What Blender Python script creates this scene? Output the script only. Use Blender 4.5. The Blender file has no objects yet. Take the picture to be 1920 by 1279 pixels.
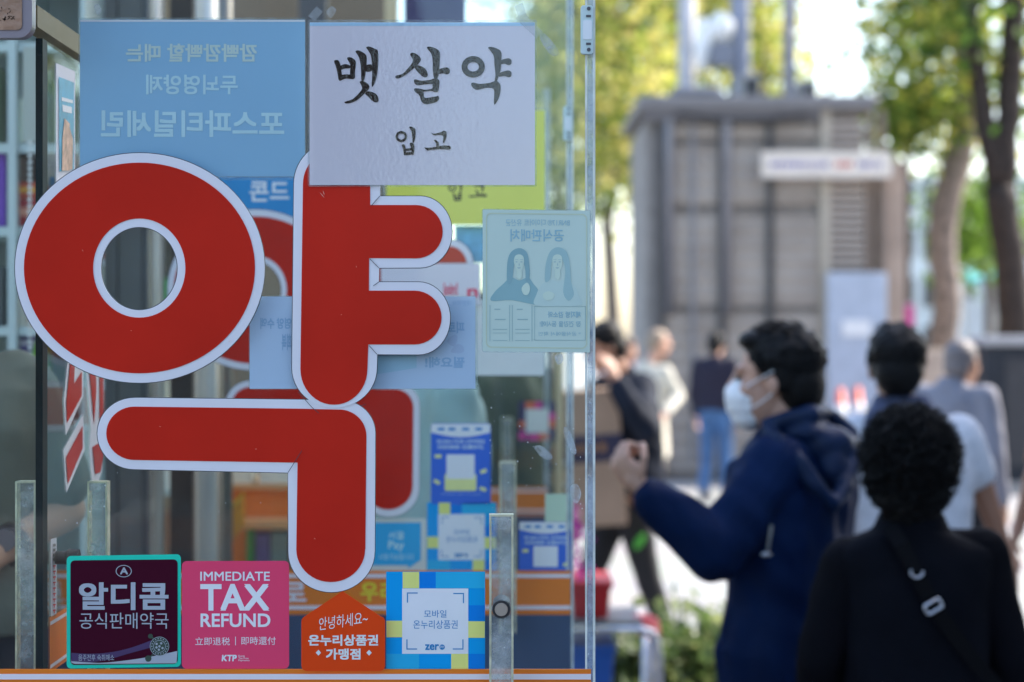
import bpy, math, random
import numpy as np
from mathutils import Vector, Matrix, noise as mnoise

random.seed(7)
rng = np.random.default_rng(7)
S = bpy.context.scene
COL = S.collection
R = math.radians

# ------------------------------------------------------------------ camera, sky, sun, exposure
CZ = 1.68                      # eye height
K = 1.0 / 3733.33              # metres per photo pixel at one metre (70 mm lens, 1920 px wide)
D0 = 2.58                      # distance of the front glass
D1 = 3.686                     # second glass panel
D2 = 5.78                      # third glass panel
cam = bpy.data.cameras.new('camera')
cam.lens = 70; cam.sensor_width = 36; cam.clip_end = 2000; cam.clip_start = 0.05
cam.dof.use_dof = True; cam.dof.focus_distance = D0; cam.dof.aperture_fstop = 3.5
cam.dof.aperture_blades = 0
camo = bpy.data.objects.new('camera', cam); COL.objects.link(camo)
camo.location = (0, 0, CZ); camo.rotation_euler = (R(90), 0, 0)
S.camera = camo

SUN_EL, SUN_AZ = 42, 62        # azimuth measured from +Y towards +X
W = bpy.data.worlds.new('World'); S.world = W; W.use_nodes = True
wn = W.node_tree.nodes; wl = W.node_tree.links
sky = wn.new('ShaderNodeTexSky'); sky.sky_type = 'NISHITA'; sky.sun_disc = False
sky.sun_elevation = R(SUN_EL); sky.sun_rotation = R(SUN_AZ)
sky.air_density = 1.0; sky.dust_density = 2.0; sky.ozone_density = 1.0
wl.new(sky.outputs[0], wn['Background'].inputs[0]); wn['Background'].inputs[1].default_value = 0.15
sd = Vector((math.sin(R(SUN_AZ)) * math.cos(R(SUN_EL)), math.cos(R(SUN_AZ)) * math.cos(R(SUN_EL)), math.sin(R(SUN_EL))))
sun = bpy.data.lights.new('sun', 'SUN'); sun.energy = 3.1; sun.angle = R(0.5); sun.color = (1, .94, .85)
suno = bpy.data.objects.new('sun', sun); COL.objects.link(suno)
suno.rotation_euler = sd.to_track_quat('Z', 'Y').to_euler(); suno.location = (5, 5, 30)
S.view_settings.view_transform = 'Standard'; S.view_settings.look = 'None'
S.view_settings.exposure = 1.87; S.view_settings.gamma = 1
S.render.engine = 'CYCLES'
S.cycles.use_denoising = True
S.cycles.transparent_max_bounces = 40
S.cycles.max_bounces = 8; S.cycles.sample_clamp_indirect = 6
S.cycles.caustics_reflective = False; S.cycles.caustics_refractive = False


# ------------------------------------------------------------------ helpers
def P(px, py, Y):
    return Vector(((px - 960) * K * Y, Y, CZ - (py - 639.5) * K * Y))


def lin(c):
    c = c / 255.0
    return c / 12.92 if c <= .04045 else ((c + .055) / 1.055) ** 2.4


ILL = (.40, .47, .62)          # light on the shaded glass front (white card there)


def A(r, g, b):                # albedo of something that shows as r,g,b in the shade
    return tuple(min(.85, max(.004, lin(v) / i * .8)) for v, i in zip((r, g, b), ILL))


MATS = {}


def mat(name, col, rough=.6, spec=.4, metal=0., var=.08, scale=6., bump=0., bscale=40., coat=0., alpha=None):
    if name in MATS:
        return MATS[name]
    m = bpy.data.materials.new(name); m.use_nodes = True
    n, l = m.node_tree.nodes, m.node_tree.links
    b = n['Principled BSDF']
    tc = n.new('ShaderNodeTexCoord')
    nz = n.new('ShaderNodeTexNoise'); nz.inputs['Scale'].default_value = scale; nz.inputs['Detail'].default_value = 6
    l.new(tc.outputs['Object'], nz.inputs['Vector'])
    cr = n.new('ShaderNodeValToRGB')
    lo = [max(0, c * (1 - var)) for c in col]; hi = [min(1, c * (1 + var)) for c in col]
    cr.color_ramp.elements[0].color = (*lo, 1); cr.color_ramp.elements[1].color = (*hi, 1)
    cr.color_ramp.elements[0].position = .3; cr.color_ramp.elements[1].position = .7
    l.new(nz.outputs['Fac'], cr.inputs[0]); l.new(cr.outputs[0], b.inputs['Base Color'])
    b.inputs['Roughness'].default_value = rough; b.inputs['Metallic'].default_value = metal
    b.inputs['Specular IOR Level'].default_value = spec; b.inputs['Coat Weight'].default_value = coat
    if bump:
        nb = n.new('ShaderNodeTexNoise'); nb.inputs['Scale'].default_value = bscale; nb.inputs['Detail'].default_value = 8
        l.new(tc.outputs['Object'], nb.inputs['Vector'])
        bp = n.new('ShaderNodeBump'); bp.inputs['Strength'].default_value = bump; bp.inputs['Distance'].default_value = .01
        l.new(nb.outputs['Fac'], bp.inputs['Height']); l.new(bp.outputs[0], b.inputs['Normal'])
    MATS[name] = m
    return m


def glass_mat(name, tint, refl=1.0, dirt=.05, rough=.0, bump=0., bscale=60., dirtcol=(.75, .8, .8), dscale=3., bdist=.004):
    m = bpy.data.materials.new(name); m.use_nodes = True
    n, l = m.node_tree.nodes, m.node_tree.links
    n.remove(n['Principled BSDF']); out = n['Material Output']
    tr = n.new('ShaderNodeBsdfTransparent'); tr.inputs[0].default_value = (*tint, 1)
    gl = n.new('ShaderNodeBsdfGlossy'); gl.inputs['Roughness'].default_value = rough
    fr = n.new('ShaderNodeFresnel'); fr.inputs['IOR'].default_value = 1.46
    mu = n.new('ShaderNodeMath'); mu.operation = 'MULTIPLY'; mu.inputs[1].default_value = refl
    ge = n.new('ShaderNodeNewGeometry'); sb_ = n.new('ShaderNodeMath'); sb_.operation = 'SUBTRACT'; sb_.inputs[0].default_value = 1
    l.new(ge.outputs['Backfacing'], sb_.inputs[1]); m0 = n.new('ShaderNodeMath'); m0.operation = 'MULTIPLY'
    l.new(fr.outputs[0], m0.inputs[0]); l.new(sb_.outputs[0], m0.inputs[1])       # reflect on entry only: a thin sheet
    l.new(m0.outputs[0], mu.inputs[0])
    mx = n.new('ShaderNodeMixShader'); l.new(mu.outputs[0], mx.inputs[0]); l.new(tr.outputs[0], mx.inputs[1]); l.new(gl.outputs[0], mx.inputs[2])
    tc = n.new('ShaderNodeTexCoord')
    if bump:
        nb = n.new('ShaderNodeTexNoise'); nb.inputs['Scale'].default_value = bscale; nb.inputs['Detail'].default_value = 4
        l.new(tc.outputs['Object'], nb.inputs['Vector'])
        bp = n.new('ShaderNodeBump'); bp.inputs['Strength'].default_value = bump; bp.inputs['Distance'].default_value = bdist
        l.new(nb.outputs['Fac'], bp.inputs['Height']); l.new(bp.outputs[0], gl.inputs['Normal'])
    df = n.new('ShaderNodeBsdfDiffuse'); df.inputs[0].default_value = (*dirtcol, 1)
    nd = n.new('ShaderNodeTexNoise'); nd.inputs['Scale'].default_value = dscale; nd.inputs['Detail'].default_value = 10; nd.inputs['Roughness'].default_value = .75
    l.new(tc.outputs['Object'], nd.inputs['Vector'])
    rp = n.new('ShaderNodeMapRange'); rp.inputs[1].default_value = .45; rp.inputs[2].default_value = .8
    rp.inputs[3].default_value = dirt * .25; rp.inputs[4].default_value = dirt * 2
    l.new(nd.outputs['Fac'], rp.inputs[0])
    # a sprinkle of small specks
    vo = n.new('ShaderNodeTexVoronoi'); vo.inputs['Scale'].default_value = 42
    l.new(tc.outputs['Object'], vo.inputs['Vector'])
    lt = n.new('ShaderNodeMath'); lt.operation = 'LESS_THAN'; lt.inputs[1].default_value = .045
    l.new(vo.outputs['Distance'], lt.inputs[0])
    sc = n.new('ShaderNodeMath'); sc.operation = 'MULTIPLY'; sc.inputs[1].default_value = .35 if dirt > .01 else 0
    l.new(lt.outputs[0], sc.inputs[0])
    ad = n.new('ShaderNodeMath'); ad.operation = 'ADD'; ad.use_clamp = True
    l.new(rp.outputs[0], ad.inputs[0]); l.new(sc.outputs[0], ad.inputs[1])
    m2 = n.new('ShaderNodeMixShader'); l.new(ad.outputs[0], m2.inputs[0]); l.new(mx.outputs[0], m2.inputs[1]); l.new(df.outputs[0], m2.inputs[2])
    l.new(m2.outputs[0], out.inputs['Surface'])
    return m


class MB:
    def __init__(s):
        s.v = []; s.f = []; s.m = []

    def add(s, vs, fs, m=0):
        o = len(s.v); s.v += [tuple(v) for v in vs]; s.f += [tuple(i + o for i in f) for f in fs]; s.m += [m] * len(fs)
        return s

    def box(s, a, b, m=0, rot=None, c=None):
        x0, y0, z0 = [min(p, q) for p, q in zip(a, b)]; x1, y1, z1 = [max(p, q) for p, q in zip(a, b)]
        vs = [Vector(p) for p in ((x0, y0, z0), (x1, y0, z0), (x1, y1, z0), (x0, y1, z0), (x0, y0, z1), (x1, y0, z1), (x1, y1, z1), (x0, y1, z1))]
        if rot is not None:
            c = Vector(c) if c is not None else Vector(((x0 + x1) / 2, (y0 + y1) / 2, (z0 + z1) / 2))
            vs = [c + rot @ (v - c) for v in vs]
        return s.add(vs, [(0, 3, 2, 1), (4, 5, 6, 7), (0, 1, 5, 4), (1, 2, 6, 5), (2, 3, 7, 6), (3, 0, 4, 7)], m)

    def tube(s, pts, rad, seg=12, m=0, caps=True, flat=None):
        pts = [Vector(p) for p in pts]; n = len(pts)
        if not hasattr(rad, '__len__'): rad = [rad] * n
        vs = []; fs = []; up = None
        for i, p in enumerate(pts):
            t = (pts[min(i + 1, n - 1)] - pts[max(i - 1, 0)]).normalized()
            if up is None:
                up = Vector((0, 0, 1)) if abs(t.z) < .9 else Vector((1, 0, 0))
            a = (up - t * up.dot(t)).normalized(); b = t.cross(a); up = a
            for k in range(seg):
                an = 2 * math.pi * k / seg
                vs.append(p + (a * math.cos(an) + b * math.sin(an)) * rad[i])
        for i in range(n - 1):
            for k in range(seg):
                k2 = (k + 1) % seg
                fs.append((i * seg + k, i * seg + k2, (i + 1) * seg + k2, (i + 1) * seg + k))
        if caps:
            fs.append(tuple(range(seg))[::-1]); fs.append(tuple(range((n - 1) * seg, n * seg)))
        return s.add(vs, fs, m)

    def ell(s, c, r, rot=None, seg=20, rings=12, m=0):
        c = Vector(c); vs = []; fs = []
        for i in range(rings + 1):
            th = math.pi * i / rings
            if i in (0, rings):
                p = Vector((0, 0, r[2] * math.cos(th))); vs.append(c + (rot @ p if rot is not None else p)); continue
            for k in range(seg):
                ph = 2 * math.pi * k / seg
                p = Vector((r[0] * math.sin(th) * math.cos(ph), r[1] * math.sin(th) * math.sin(ph), r[2] * math.cos(th)))
                vs.append(c + (rot @ p if rot is not None else p))
        idx = lambda i, k: 0 if i == 0 else (len(vs) - 1 if i == rings else 1 + (i - 1) * seg + k % seg)
        for i in range(rings):
            for k in range(seg):
                q = [idx(i, k), idx(i + 1, k), idx(i + 1, k + 1), idx(i, k + 1)]
                qq = []
                for t in q:
                    if t not in qq: qq.append(t)
                fs.append(tuple(qq))
        return s.add(vs, fs, m)

    def cap(s, p, q, r1, r2, seg=16, m=0):       # tapered capsule
        p = Vector(p); q = Vector(q); t = q - p; L = t.length
        t = t.normalized() if L > 1e-6 else Vector((0, 0, 1))
        pts = []; rad = []
        for a in (85, 60, 30): pts.append(p - t * r1 * math.sin(R(a))); rad.append(r1 * math.cos(R(a)))
        for k in range(5): pts.append(p.lerp(q, k / 4)); rad.append(r1 + (r2 - r1) * k / 4)
        for a in (30, 60, 85): pts.append(q + t * r2 * math.sin(R(a))); rad.append(r2 * math.cos(R(a)))
        return s.tube(pts, rad, seg, m)

    def loft(s, rings, seg=28, m=0):             # rings of (centre, axis a, axis b)
        vs = []; fs = []
        for c, a, b in rings:
            for k in range(seg):
                an = 2 * math.pi * k / seg
                ca, sa = math.cos(an), math.sin(an)
                e = .8                           # a little squarer than an ellipse
                vs.append(Vector(c) + a * (math.copysign(abs(ca) ** e, ca)) + b * (math.copysign(abs(sa) ** e, sa)))
        n = len(rings)
        for i in range(n - 1):
            for k in range(seg):
                k2 = (k + 1) % seg
                fs.append((i * seg + k, i * seg + k2, (i + 1) * seg + k2, (i + 1) * seg + k))
        fs.append(tuple(range(seg))[::-1]); fs.append(tuple(range((n - 1) * seg, n * seg)))
        return s.add(vs, fs, m)

    def addmesh(s, me, M=None, m=0):
        vs = [v.co.copy() for v in me.vertices]
        if M is not None: vs = [M @ v for v in vs]
        return s.add(vs, [tuple(p.vertices) for p in me.polygons], m)

    def mesh(s, name='m', smooth=False):
        me = bpy.data.meshes.new(name); me.from_pydata(s.v, [], s.f)
        me.polygons.foreach_set('material_index', s.m)
        if smooth: me.polygons.foreach_set('use_smooth', [True] * len(s.f))
        me.update()
        return me


def link(name, me, mats, parent=None, loc=None, bevel=0):
    """link a mesh given in world coordinates as an object whose origin is loc (or its parent's origin)"""
    if isinstance(me, MB): me = me.mesh(name)
    if not isinstance(mats, (list, tuple)): mats = [mats]
    o = bpy.data.objects.new(name, me); COL.objects.link(o)
    for m in mats: me.materials.append(m)
    base = Vector((0, 0, 0))
    if parent is not None:
        o.parent = parent
        base = Vector(parent['_o']) if '_o' in parent else Vector(parent.location)
        o['_o'] = tuple(base)
    elif loc is not None:
        base = Vector(loc); o.location = base
    if base.length: me.transform(Matrix.Translation(-base))
    if bevel:
        b = o.modifiers.new('bevel', 'BEVEL'); b.width = bevel; b.segments = 2; b.limit_method = 'ANGLE'
    return o


def thing(name, label, cat, loc, group=None):
    o = bpy.data.objects.new(name, None); COL.objects.link(o); o.location = loc
    o.empty_display_size = .1
    return tag(o, label, cat, group)


def tag(o, label=None, cat=None, group=None, kind=None):
    for k, v in (('label', label), ('category', cat), ('group', group), ('kind', kind)):
        if v: o[k] = v
    return o


def copy_tree(o, off=None, label=None, parent=None):
    c = o.copy(); COL.objects.link(c)
    if parent is not None:
        c.parent = parent
    if off is not None: c.location = Vector(o.location) + Vector(off)
    if label: c['label'] = label
    for ch in list(o.children): copy_tree(ch, parent=c)
    return c


def fill2d(loops, thick):
    """filled 2D shape (holes by even-odd) as a mesh in XY, thickness along z centred on 0"""
    cu = bpy.data.curves.new('c', 'CURVE'); cu.dimensions = '2D'; cu.fill_mode = 'BOTH'; cu.extrude = thick / 2
    for lp in loops:
        sp = cu.splines.new('POLY'); sp.points.add(len(lp) - 1)
        for p, (x, y) in zip(sp.points, lp): p.co = (x, y, 0, 1)
        sp.use_cyclic_u = True
    o = bpy.data.objects.new('c', cu); COL.objects.link(o)
    bpy.context.view_layer.update()
    me = bpy.data.meshes.new_from_object(o.evaluated_get(bpy.context.evaluated_depsgraph_get()))
    bpy.data.objects.remove(o); bpy.data.curves.remove(cu)
    return me


FACE = Matrix(((1, 0, 0, 0), (0, 0, -1, 0), (0, 1, 0, 0), (0, 0, 0, 1)))   # local XY plane -> facing the camera


def plate(loops, Y, thick, mb=None, m=0):
    """photo-pixel outline placed at distance Y (its front face), thickness going away from the camera"""
    k = K * Y
    lp = [[((x - 960) * k, (639.5 - y) * k) for x, y in l] for l in loops]
    me = fill2d(lp, thick)
    mb = mb or MB()
    M = Matrix.Translation((0, Y + thick / 2, CZ)) @ FACE
    mb.addmesh(me, M, m); bpy.data.meshes.remove(me)
    return mb


def rect(x0, y0, x1, y1): return [(x0, y0), (x1, y0), (x1, y1), (x0, y1)]


def arc(cx, cy, rx, ry, a0, a1, n=16):
    return [(cx + rx * math.cos(R(a0 + (a1 - a0) * i / n)), cy + ry * math.sin(R(a0 + (a1 - a0) * i / n))) for i in range(n + 1)]


def offs(loop, d):               # push a closed outline outward by d
    p = np.array(loop, float); a = np.roll(p, 1, 0); b = np.roll(p, -1, 0)
    t = b - a; t /= np.linalg.norm(t, axis=1)[:, None] + 1e-9
    area = .5 * np.sum(p[:, 0] * b[:, 1] - b[:, 0] * p[:, 1])
    nn = np.stack([t[:, 1], -t[:, 0]], 1) * (1 if area > 0 else -1)
    return [tuple(q) for q in p + nn * d]


def circle(cx, cy, rx, ry=None, n=64): return arc(cx, cy, rx, ry or rx, 0, 360 - 360 / n, n - 1)


def rrect(x0, y0, x1, y1, r, n=6, sk=0):
    pts = arc(x1 - r, y0 + r, r, r, -90, 0, n) + arc(x1 - r, y1 - r, r, r, 0, 90, n) + arc(x0 + r, y1 - r, r, r, 90, 180, n) + arc(x0 + r, y0 + r, r, r, 180, 270, n)
    cx = (x0 + x1) / 2
    return [(x, y + (x - cx) * sk) for x, y in pts]


def spline(pts, n=4):            # closed Catmull-Rom
    out = []; N = len(pts)
    for i in range(N):
        p0, p1, p2, p3 = [np.array(pts[(i + k) % N], float) for k in (-1, 0, 1, 2)]
        for j in range(n):
            t = j / n
            q = .5 * (2 * p1 + (p2 - p0) * t + (2 * p0 - 5 * p1 + 4 * p2 - p3) * t * t + (3 * p1 - p0 - 3 * p2 + p3) * t ** 3)
            out.append((q[0], q[1]))
    return out


def text_mesh(body, bold=0., shear=0.):
    cu = bpy.data.curves.new('t', 'FONT'); cu.body = body; cu.size = 1; cu.offset = bold; cu.shear = shear
    cu.resolution_u = 4; cu.fill_mode = 'FRONT'
    o = bpy.data.objects.new('t', cu); COL.objects.link(o)
    bpy.context.view_layer.update()
    me = bpy.data.meshes.new_from_object(o.evaluated_get(bpy.context.evaluated_depsgraph_get()))
    bpy.data.objects.remove(o); bpy.data.curves.remove(cu)
    return me


def text(mb, body, x0, y0, x1, y1, Y, bold=0., mirror=False, shear=0., rot=0., m=0, fn=None):
    """lettering fitted into a photo-pixel box at distance Y"""
    me = text_mesh(body, 0, shear)
    co = np.array([v.co[:] for v in me.vertices])
    ht = co.max(0)[1] - co.min(0)[1]
    if bold > 0:                     # embolden with slightly shifted layers, each at its own hair of depth
        W_ = co.max(0)[0] - co.min(0)[0]
        du, dv = bold * (x1 - x0) / max(W_, 1e-6) * .8, bold * (y1 - y0) / max(ht, 1e-6) * .8
        bpy.data.meshes.remove(me)
        for i, (a, b) in enumerate(((-1, -1), (1, -1), (-1, 1), (1, 1))):
            ya = Y - i * 2.5e-5
            f2 = None if fn is None else fn
            text(mb, body, x0 + a * du + du, y0 + b * dv + dv, x1 + a * du - du, y1 + b * dv - dv, ya, 0, mirror, shear, rot, m, f2)
        return mb
    lo, hi = co.min(0), co.max(0)
    u = (co[:, 0] - lo[0]) / max(1e-6, hi[0] - lo[0]); w = (co[:, 1] - lo[1]) / max(1e-6, hi[1] - lo[1])
    if mirror: u = 1 - u
    px = x0 + u * (x1 - x0); py = y1 - w * (y1 - y0)
    if rot:
        cx, cy = (x0 + x1) / 2, (y0 + y1) / 2; c, s_ = math.cos(R(rot)), math.sin(R(rot))
        px, py = cx + (px - cx) * c - (py - cy) * s_, cy + (px - cx) * s_ + (py - cy) * c
    if fn is None:
        vs = [P(a, b, Y) for a, b in zip(px, py)]
    else:
        vs = [fn(a, b) for a, b in zip(px, py)]
    par = list(range(len(me.vertices)))                     # every stroke island gets its own hair of depth

    def root(i):
        while par[i] != i: par[i] = par[par[i]]; i = par[i]
        return i
    for e in me.edges:
        a, b = root(e.vertices[0]), root(e.vertices[1])
        if a != b: par[a] = b
    ids = {}
    off = Vector((0, -1, 0)) if fn is None else Vector((1, 0, 0))
    for i in range(len(vs)): vs[i] = vs[i] + off * (1e-6 * (ids.setdefault(root(i), len(ids)) % 20))
    mb.add(vs, [tuple(p.vertices) for p in me.polygons], m)
    bpy.data.meshes.remove(me)
    return mb


def remesh(mb, voxel, smooth=3, amp=0., freq=6., stretch=(1, 1, .5), seed=0.):
    me = mb.mesh('tmp'); o = bpy.data.objects.new('tmp', me); COL.objects.link(o)
    r = o.modifiers.new('r', 'REMESH'); r.mode = 'VOXEL'; r.voxel_size = voxel; r.use_smooth_shade = True
    if smooth:
        sm = o.modifiers.new('s', 'SMOOTH'); sm.factor = .5; sm.iterations = smooth
    bpy.context.view_layer.update()
    out = bpy.data.meshes.new_from_object(o.evaluated_get(bpy.context.evaluated_depsgraph_get()))
    bpy.data.objects.remove(o); bpy.data.meshes.remove(me)
    if amp:
        n = len(out.vertices); co = np.empty(n * 3); out.vertices.foreach_get('co', co); co = co.reshape(-1, 3)
        no = np.empty(n * 3); out.vertices.foreach_get('normal', no); no = no.reshape(-1, 3)
        sv = Vector((seed * 3.1, seed * 1.7, seed)); st = stretch
        d = np.array([mnoise.noise(Vector((c[0] * freq * st[0], c[1] * freq * st[1], c[2] * freq * st[2])) + sv)
                      + .5 * mnoise.noise(Vector((c[0] * freq * 2.3 + c[2] * freq, c[1] * freq * 2.3, c[2] * freq * 1.3)) + sv) for c in co])
        co = co + no * (d * amp)[:, None]
        out.vertices.foreach_set('co', co.ravel()); out.update()
    out.polygons.foreach_set('use_smooth', [True] * len(out.polygons))
    return out


# ------------------------------------------------------------------ materials
M_white = mat('white_acrylic', A(172, 182, 208), .35, .5, var=.05, scale=5)
M_red = mat('red_vinyl', A(147, 30, 22), .3, .12, var=.10, scale=5)
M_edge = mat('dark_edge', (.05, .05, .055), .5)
M_orange = mat('orange_band', A(183, 98, 22), .4, var=.05)
M_bandwhite = mat('white_band', A(175, 180, 205), .4, var=.03)
M_navy = mat('navy_band', A(38, 58, 92), .35)
M_glass = glass_mat('window_glass', (.955, .985, .975), 1.0, .010)
M_film = glass_mat('laminate_film', (.98, .985, .99), 2.1, .004, .05, 1., 230., dscale=6, bdist=.00016)
M_filmclear = glass_mat('laminate_border', (.9, .93, .94), 1.3, .12, .12, .5, 90., dscale=9)
M_teal_edge = mat('green_glass_edge', (.002, .012, .013), .5, .1, var=.3)
M_acry = glass_mat('scratched_acrylic', (.86, .9, .89), 1.6, .36, .12, 1., 120., (.78, .8, .78), 22.)
M_acry_edge = mat('acrylic_edge', A(150, 158, 150), .3, .5, var=.3, scale=60)
M_metal = mat('brushed_steel', (.42, .43, .44), .32, .5, 1., var=.12, scale=12)
M_darkmetal = mat('dark_steel', (.09, .09, .10), .45, .5, .3, var=.15)
M_black = mat('black_ink', (.005, .005, .006), .6, .04)
M_paper = mat('white_paper', A(174, 180, 206), .6, .1, var=.03, scale=3)

# ------------------------------------------------------------------ ground and large structure
g = MB()
g.add([(-300, -80, 0), (300, -80, 0), (300, 600, 0), (-300, 600, 0)], [(0, 1, 2, 3)])
gm = bpy.data.materials.new('granite_paving'); gm.use_nodes = True
n, l = gm.node_tree.nodes, gm.node_tree.links
tc = n.new('ShaderNodeTexCoord'); br = n.new('ShaderNodeTexBrick'); br.inputs['Scale'].default_value = 1.6
br.inputs['Color1'].default_value = (.30, .288, .285, 1); br.inputs['Color2'].default_value = (.31, .30, .29, 1)
br.inputs['Mortar'].default_value = (.19, .18, .175, 1); br.inputs['Mortar Size'].default_value = .012
nz = n.new('ShaderNodeTexNoise'); nz.inputs['Scale'].default_value = 1.2; nz.inputs['Detail'].default_value = 9
mxc = n.new('ShaderNodeMixRGB'); mxc.blend_type = 'MULTIPLY'; mxc.inputs[0].default_value = .35
l.new(tc.outputs['Object'], br.inputs['Vector']); l.new(tc.outputs['Object'], nz.inputs['Vector'])
l.new(br.outputs[0], mxc.inputs[1]); l.new(nz.outputs['Color'], mxc.inputs[2])
l.new(mxc.outputs[0], n['Principled BSDF'].inputs['Base Color']); n['Principled BSDF'].inputs['Roughness'].default_value = .8
tag(link('ground', g, gm), kind='structure')

fl = MB().box((-5, 2.5, 0.004), (.115, 7.2, .25))
tag(link('shop_floor', fl, mat('shop_floor', (.22, .2, .18), .5)), kind='structure')


def block_building(name, label, a, b, wallcol, side, rows):
    t = thing(name, label, 'building', ((a[0] + b[0]) / 2, (a[1] + b[1]) / 2, 0))
    link('wall', MB().box(a, b), mat(name + '_wall', wallcol, .8, var=.12, scale=.4), t)
    wm = mat('office_window_glass', (.03, .04, .05), .08, .8)
    for r in range(rows):
        z0 = 1.0 + r * 3.4
        w = MB()
        if side == 'x':
            x = a[0]; y = a[1] + 1
            while y < b[1] - 2: w.box((x - .03, y, z0), (x + .02, y + 1.5, z0 + 1.7)); y += 2.2
        else:
            y = b[1] if side == 'y' else a[1]; x = a[0] + 1
            while x < b[0] - 2: w.box((x, y - .02, z0), (x + 1.5, y + .03, z0 + 1.7)); x += 2.2
        link('window_row', w, wm, t)
    return t


block_building('shade_block', 'tall unseen grey block added right of the street to shade the foreground', (7.5, -13, 0), (22, 11.3, 11.2), (.5, .49, .47), 'x', 3)  # unseen block, added so that its shadow covers the foreground
block_building('reflected_block', 'unseen dark brown building behind the viewer, added to darken the glass reflections', (-14, -22, 0), (-1.25, -14, 6.2), (.07, .05, .045), 'y', 2)  # unseen, added dark to keep reflections in the front glass low
tag(link('reflected_wall', MB().box((-1.2, -14.6, 0), (6, -14.2, 2.05)), mat('dark_brick', (.06, .045, .04), .8, var=.3), loc=(2, -14.4, 0)), 'unseen low dark wall behind the viewer, added for the glass to reflect', 'wall')  # unseen, added as the low dark part of the glass reflections

# ------------------------------------------------------------------ glass panels with orange band, handle bar and clip
def make_panel():
    o = thing('glass_panel', 'front clear glass panel carrying the big red letters, with orange stripe along its foot', 'glass panel', (P(300, 639, D0).x, D0, .25), 'parallel glass panels')
    k = K * D0
    xl, xr = P(-460, 0, D0).x, P(1112, 0, D0).x
    zb, zt = .25, P(0, -420, D0).z
    mb = MB().box((xl, D0, zb), (xr, D0 + .006, zt))
    link('pane', mb, M_glass, o)
    # right-hand edge channel of clear acrylic
    ch = MB().box((P(1097, 0, D0).x, D0 - .003, zb), (P(1101, 0, D0).x, D0 - .0005, zt)).box((P(1111.6, 0, D0).x, D0 - .003, zb), (P(1116, 0, D0).x, D0 + .012, zt))
    link('edge_channel', ch, mat('milky_acrylic', A(158, 172, 186), .25, .5, var=.25, scale=30), o)
    ch2 = MB().box((P(1101.5, 0, D0).x, D0 - .0025, zb), (P(1111.5, 0, D0).x, D0 - .0008, zt))
    link('edge_strip', ch2, M_edgeglass, o)
    # bottom band
    y0, y1 = 1255, 1372
    bx0, bx1 = -460, 1108
    b = MB().box(P(bx0, y0, D0 - .004), P(bx1, y1, D0 - .0012))
    band = link('orange_band', b, M_orange, o)
    wl_ = MB()
    for yy in (1264, 1349): wl_.box(P(bx0, yy, D0 - .005), P(bx1, yy + 10, D0 - .0041))
    link('white_stripe', wl_, M_bandwhite, band)
    tx = MB(); text(tx, '으로', 260, 1285, 400, 1338, D0 - .0052, .03); link('lettering', tx, M_bandwhite, band)
    ty = MB(); text(ty, '우리', 545, 1285, 640, 1338, D0 - .0052, .03); link('lettering', ty, mat('yellow_letters', A(190, 170, 40), .4), band)
    nb = MB().box(P(bx0, y1 + 1, D0 - .004), P(bx1, 2300, D0 - .0012))
    link('navy_board', nb, M_navy, o)
    # clip at the top right corner
    c = plate([rrect(1089, 10, 1112, 101, 5)], D0 - .012, .009)
    clip = link('clip', c, mat('pale_blue_plastic', A(150, 176, 196), .3), o, bevel=.001)
    c2 = plate([rrect(1093, 38, 1110, 74, 3)], D0 - .0135, .0015); link('cover', c2, mat('pale_cover', A(172, 196, 212), .25), clip)
    sc = MB()
    for yy in (16, 93): plate([circle(1104, yy, 3.6, 3.6, 16)], D0 - .0135, .0015, sc)
    for yy in (28, 80): plate([rect(1099, yy, 1108, yy + 4)], D0 - .0135, .0015, sc)
    link('screw', sc, M_darkmetal, clip)
    # acrylic handle bar with its bolt
    hx0, hx1, hy0, hy1 = 918, 962, 965, 1420
    h = MB().box(P(hx0, hy0, D0 - .04), P(hx1, hy1, D0 - .022))
    hb = link('handle', h, [M_acry], o)
    e = MB()
    a_ = P(hx0, hy0, D0 - .041); b_ = P(hx1, hy1, D0 - .021)
    for x0, x1 in ((a_.x - .0005, a_.x + .0022), (b_.x - .0022, b_.x + .0005)):
        e.box((x0, a_.y, b_.z), (x1, b_.y, a_.z))
    e.box((a_.x + .0023, a_.y, a_.z - .0025), (b_.x - .0023, b_.y, a_.z))
    link('handle_edge', e, M_acry_edge, hb)
    bo = MB()
    c = P(940, 1143, D0 - .043)
    bo.tube([c + Vector((0, .06, 0)), c], .0115, 24)
    bo.tube([c + Vector((0, 0, 0)), c - Vector((0, .004, 0))], [.0085, .0078], 24, m=1)
    link('bolt', bo, [mat('worn_black_bolt', (.03, .03, .032), .5, var=.5, scale=80), mat('grey_bolt_cap', A(118, 116, 118), .35)], hb)
    return o


M_edgeglass = glass_mat('edge_acrylic', (.80, .86, .90), 2.0, .55, .1, .6, 40., (.62, .7, .78), 5.)
panel = make_panel()
DX = 6 * K * D1
panel2 = copy_tree(panel, (DX, D1 - D0, 0), 'second glass panel about a metre behind the front one, its orange stripe lettered in Korean')
panel3 = copy_tree(panel, (0, D2 - D0, 0), 'third and farthest glass panel with the small navy sticker on it')


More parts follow.
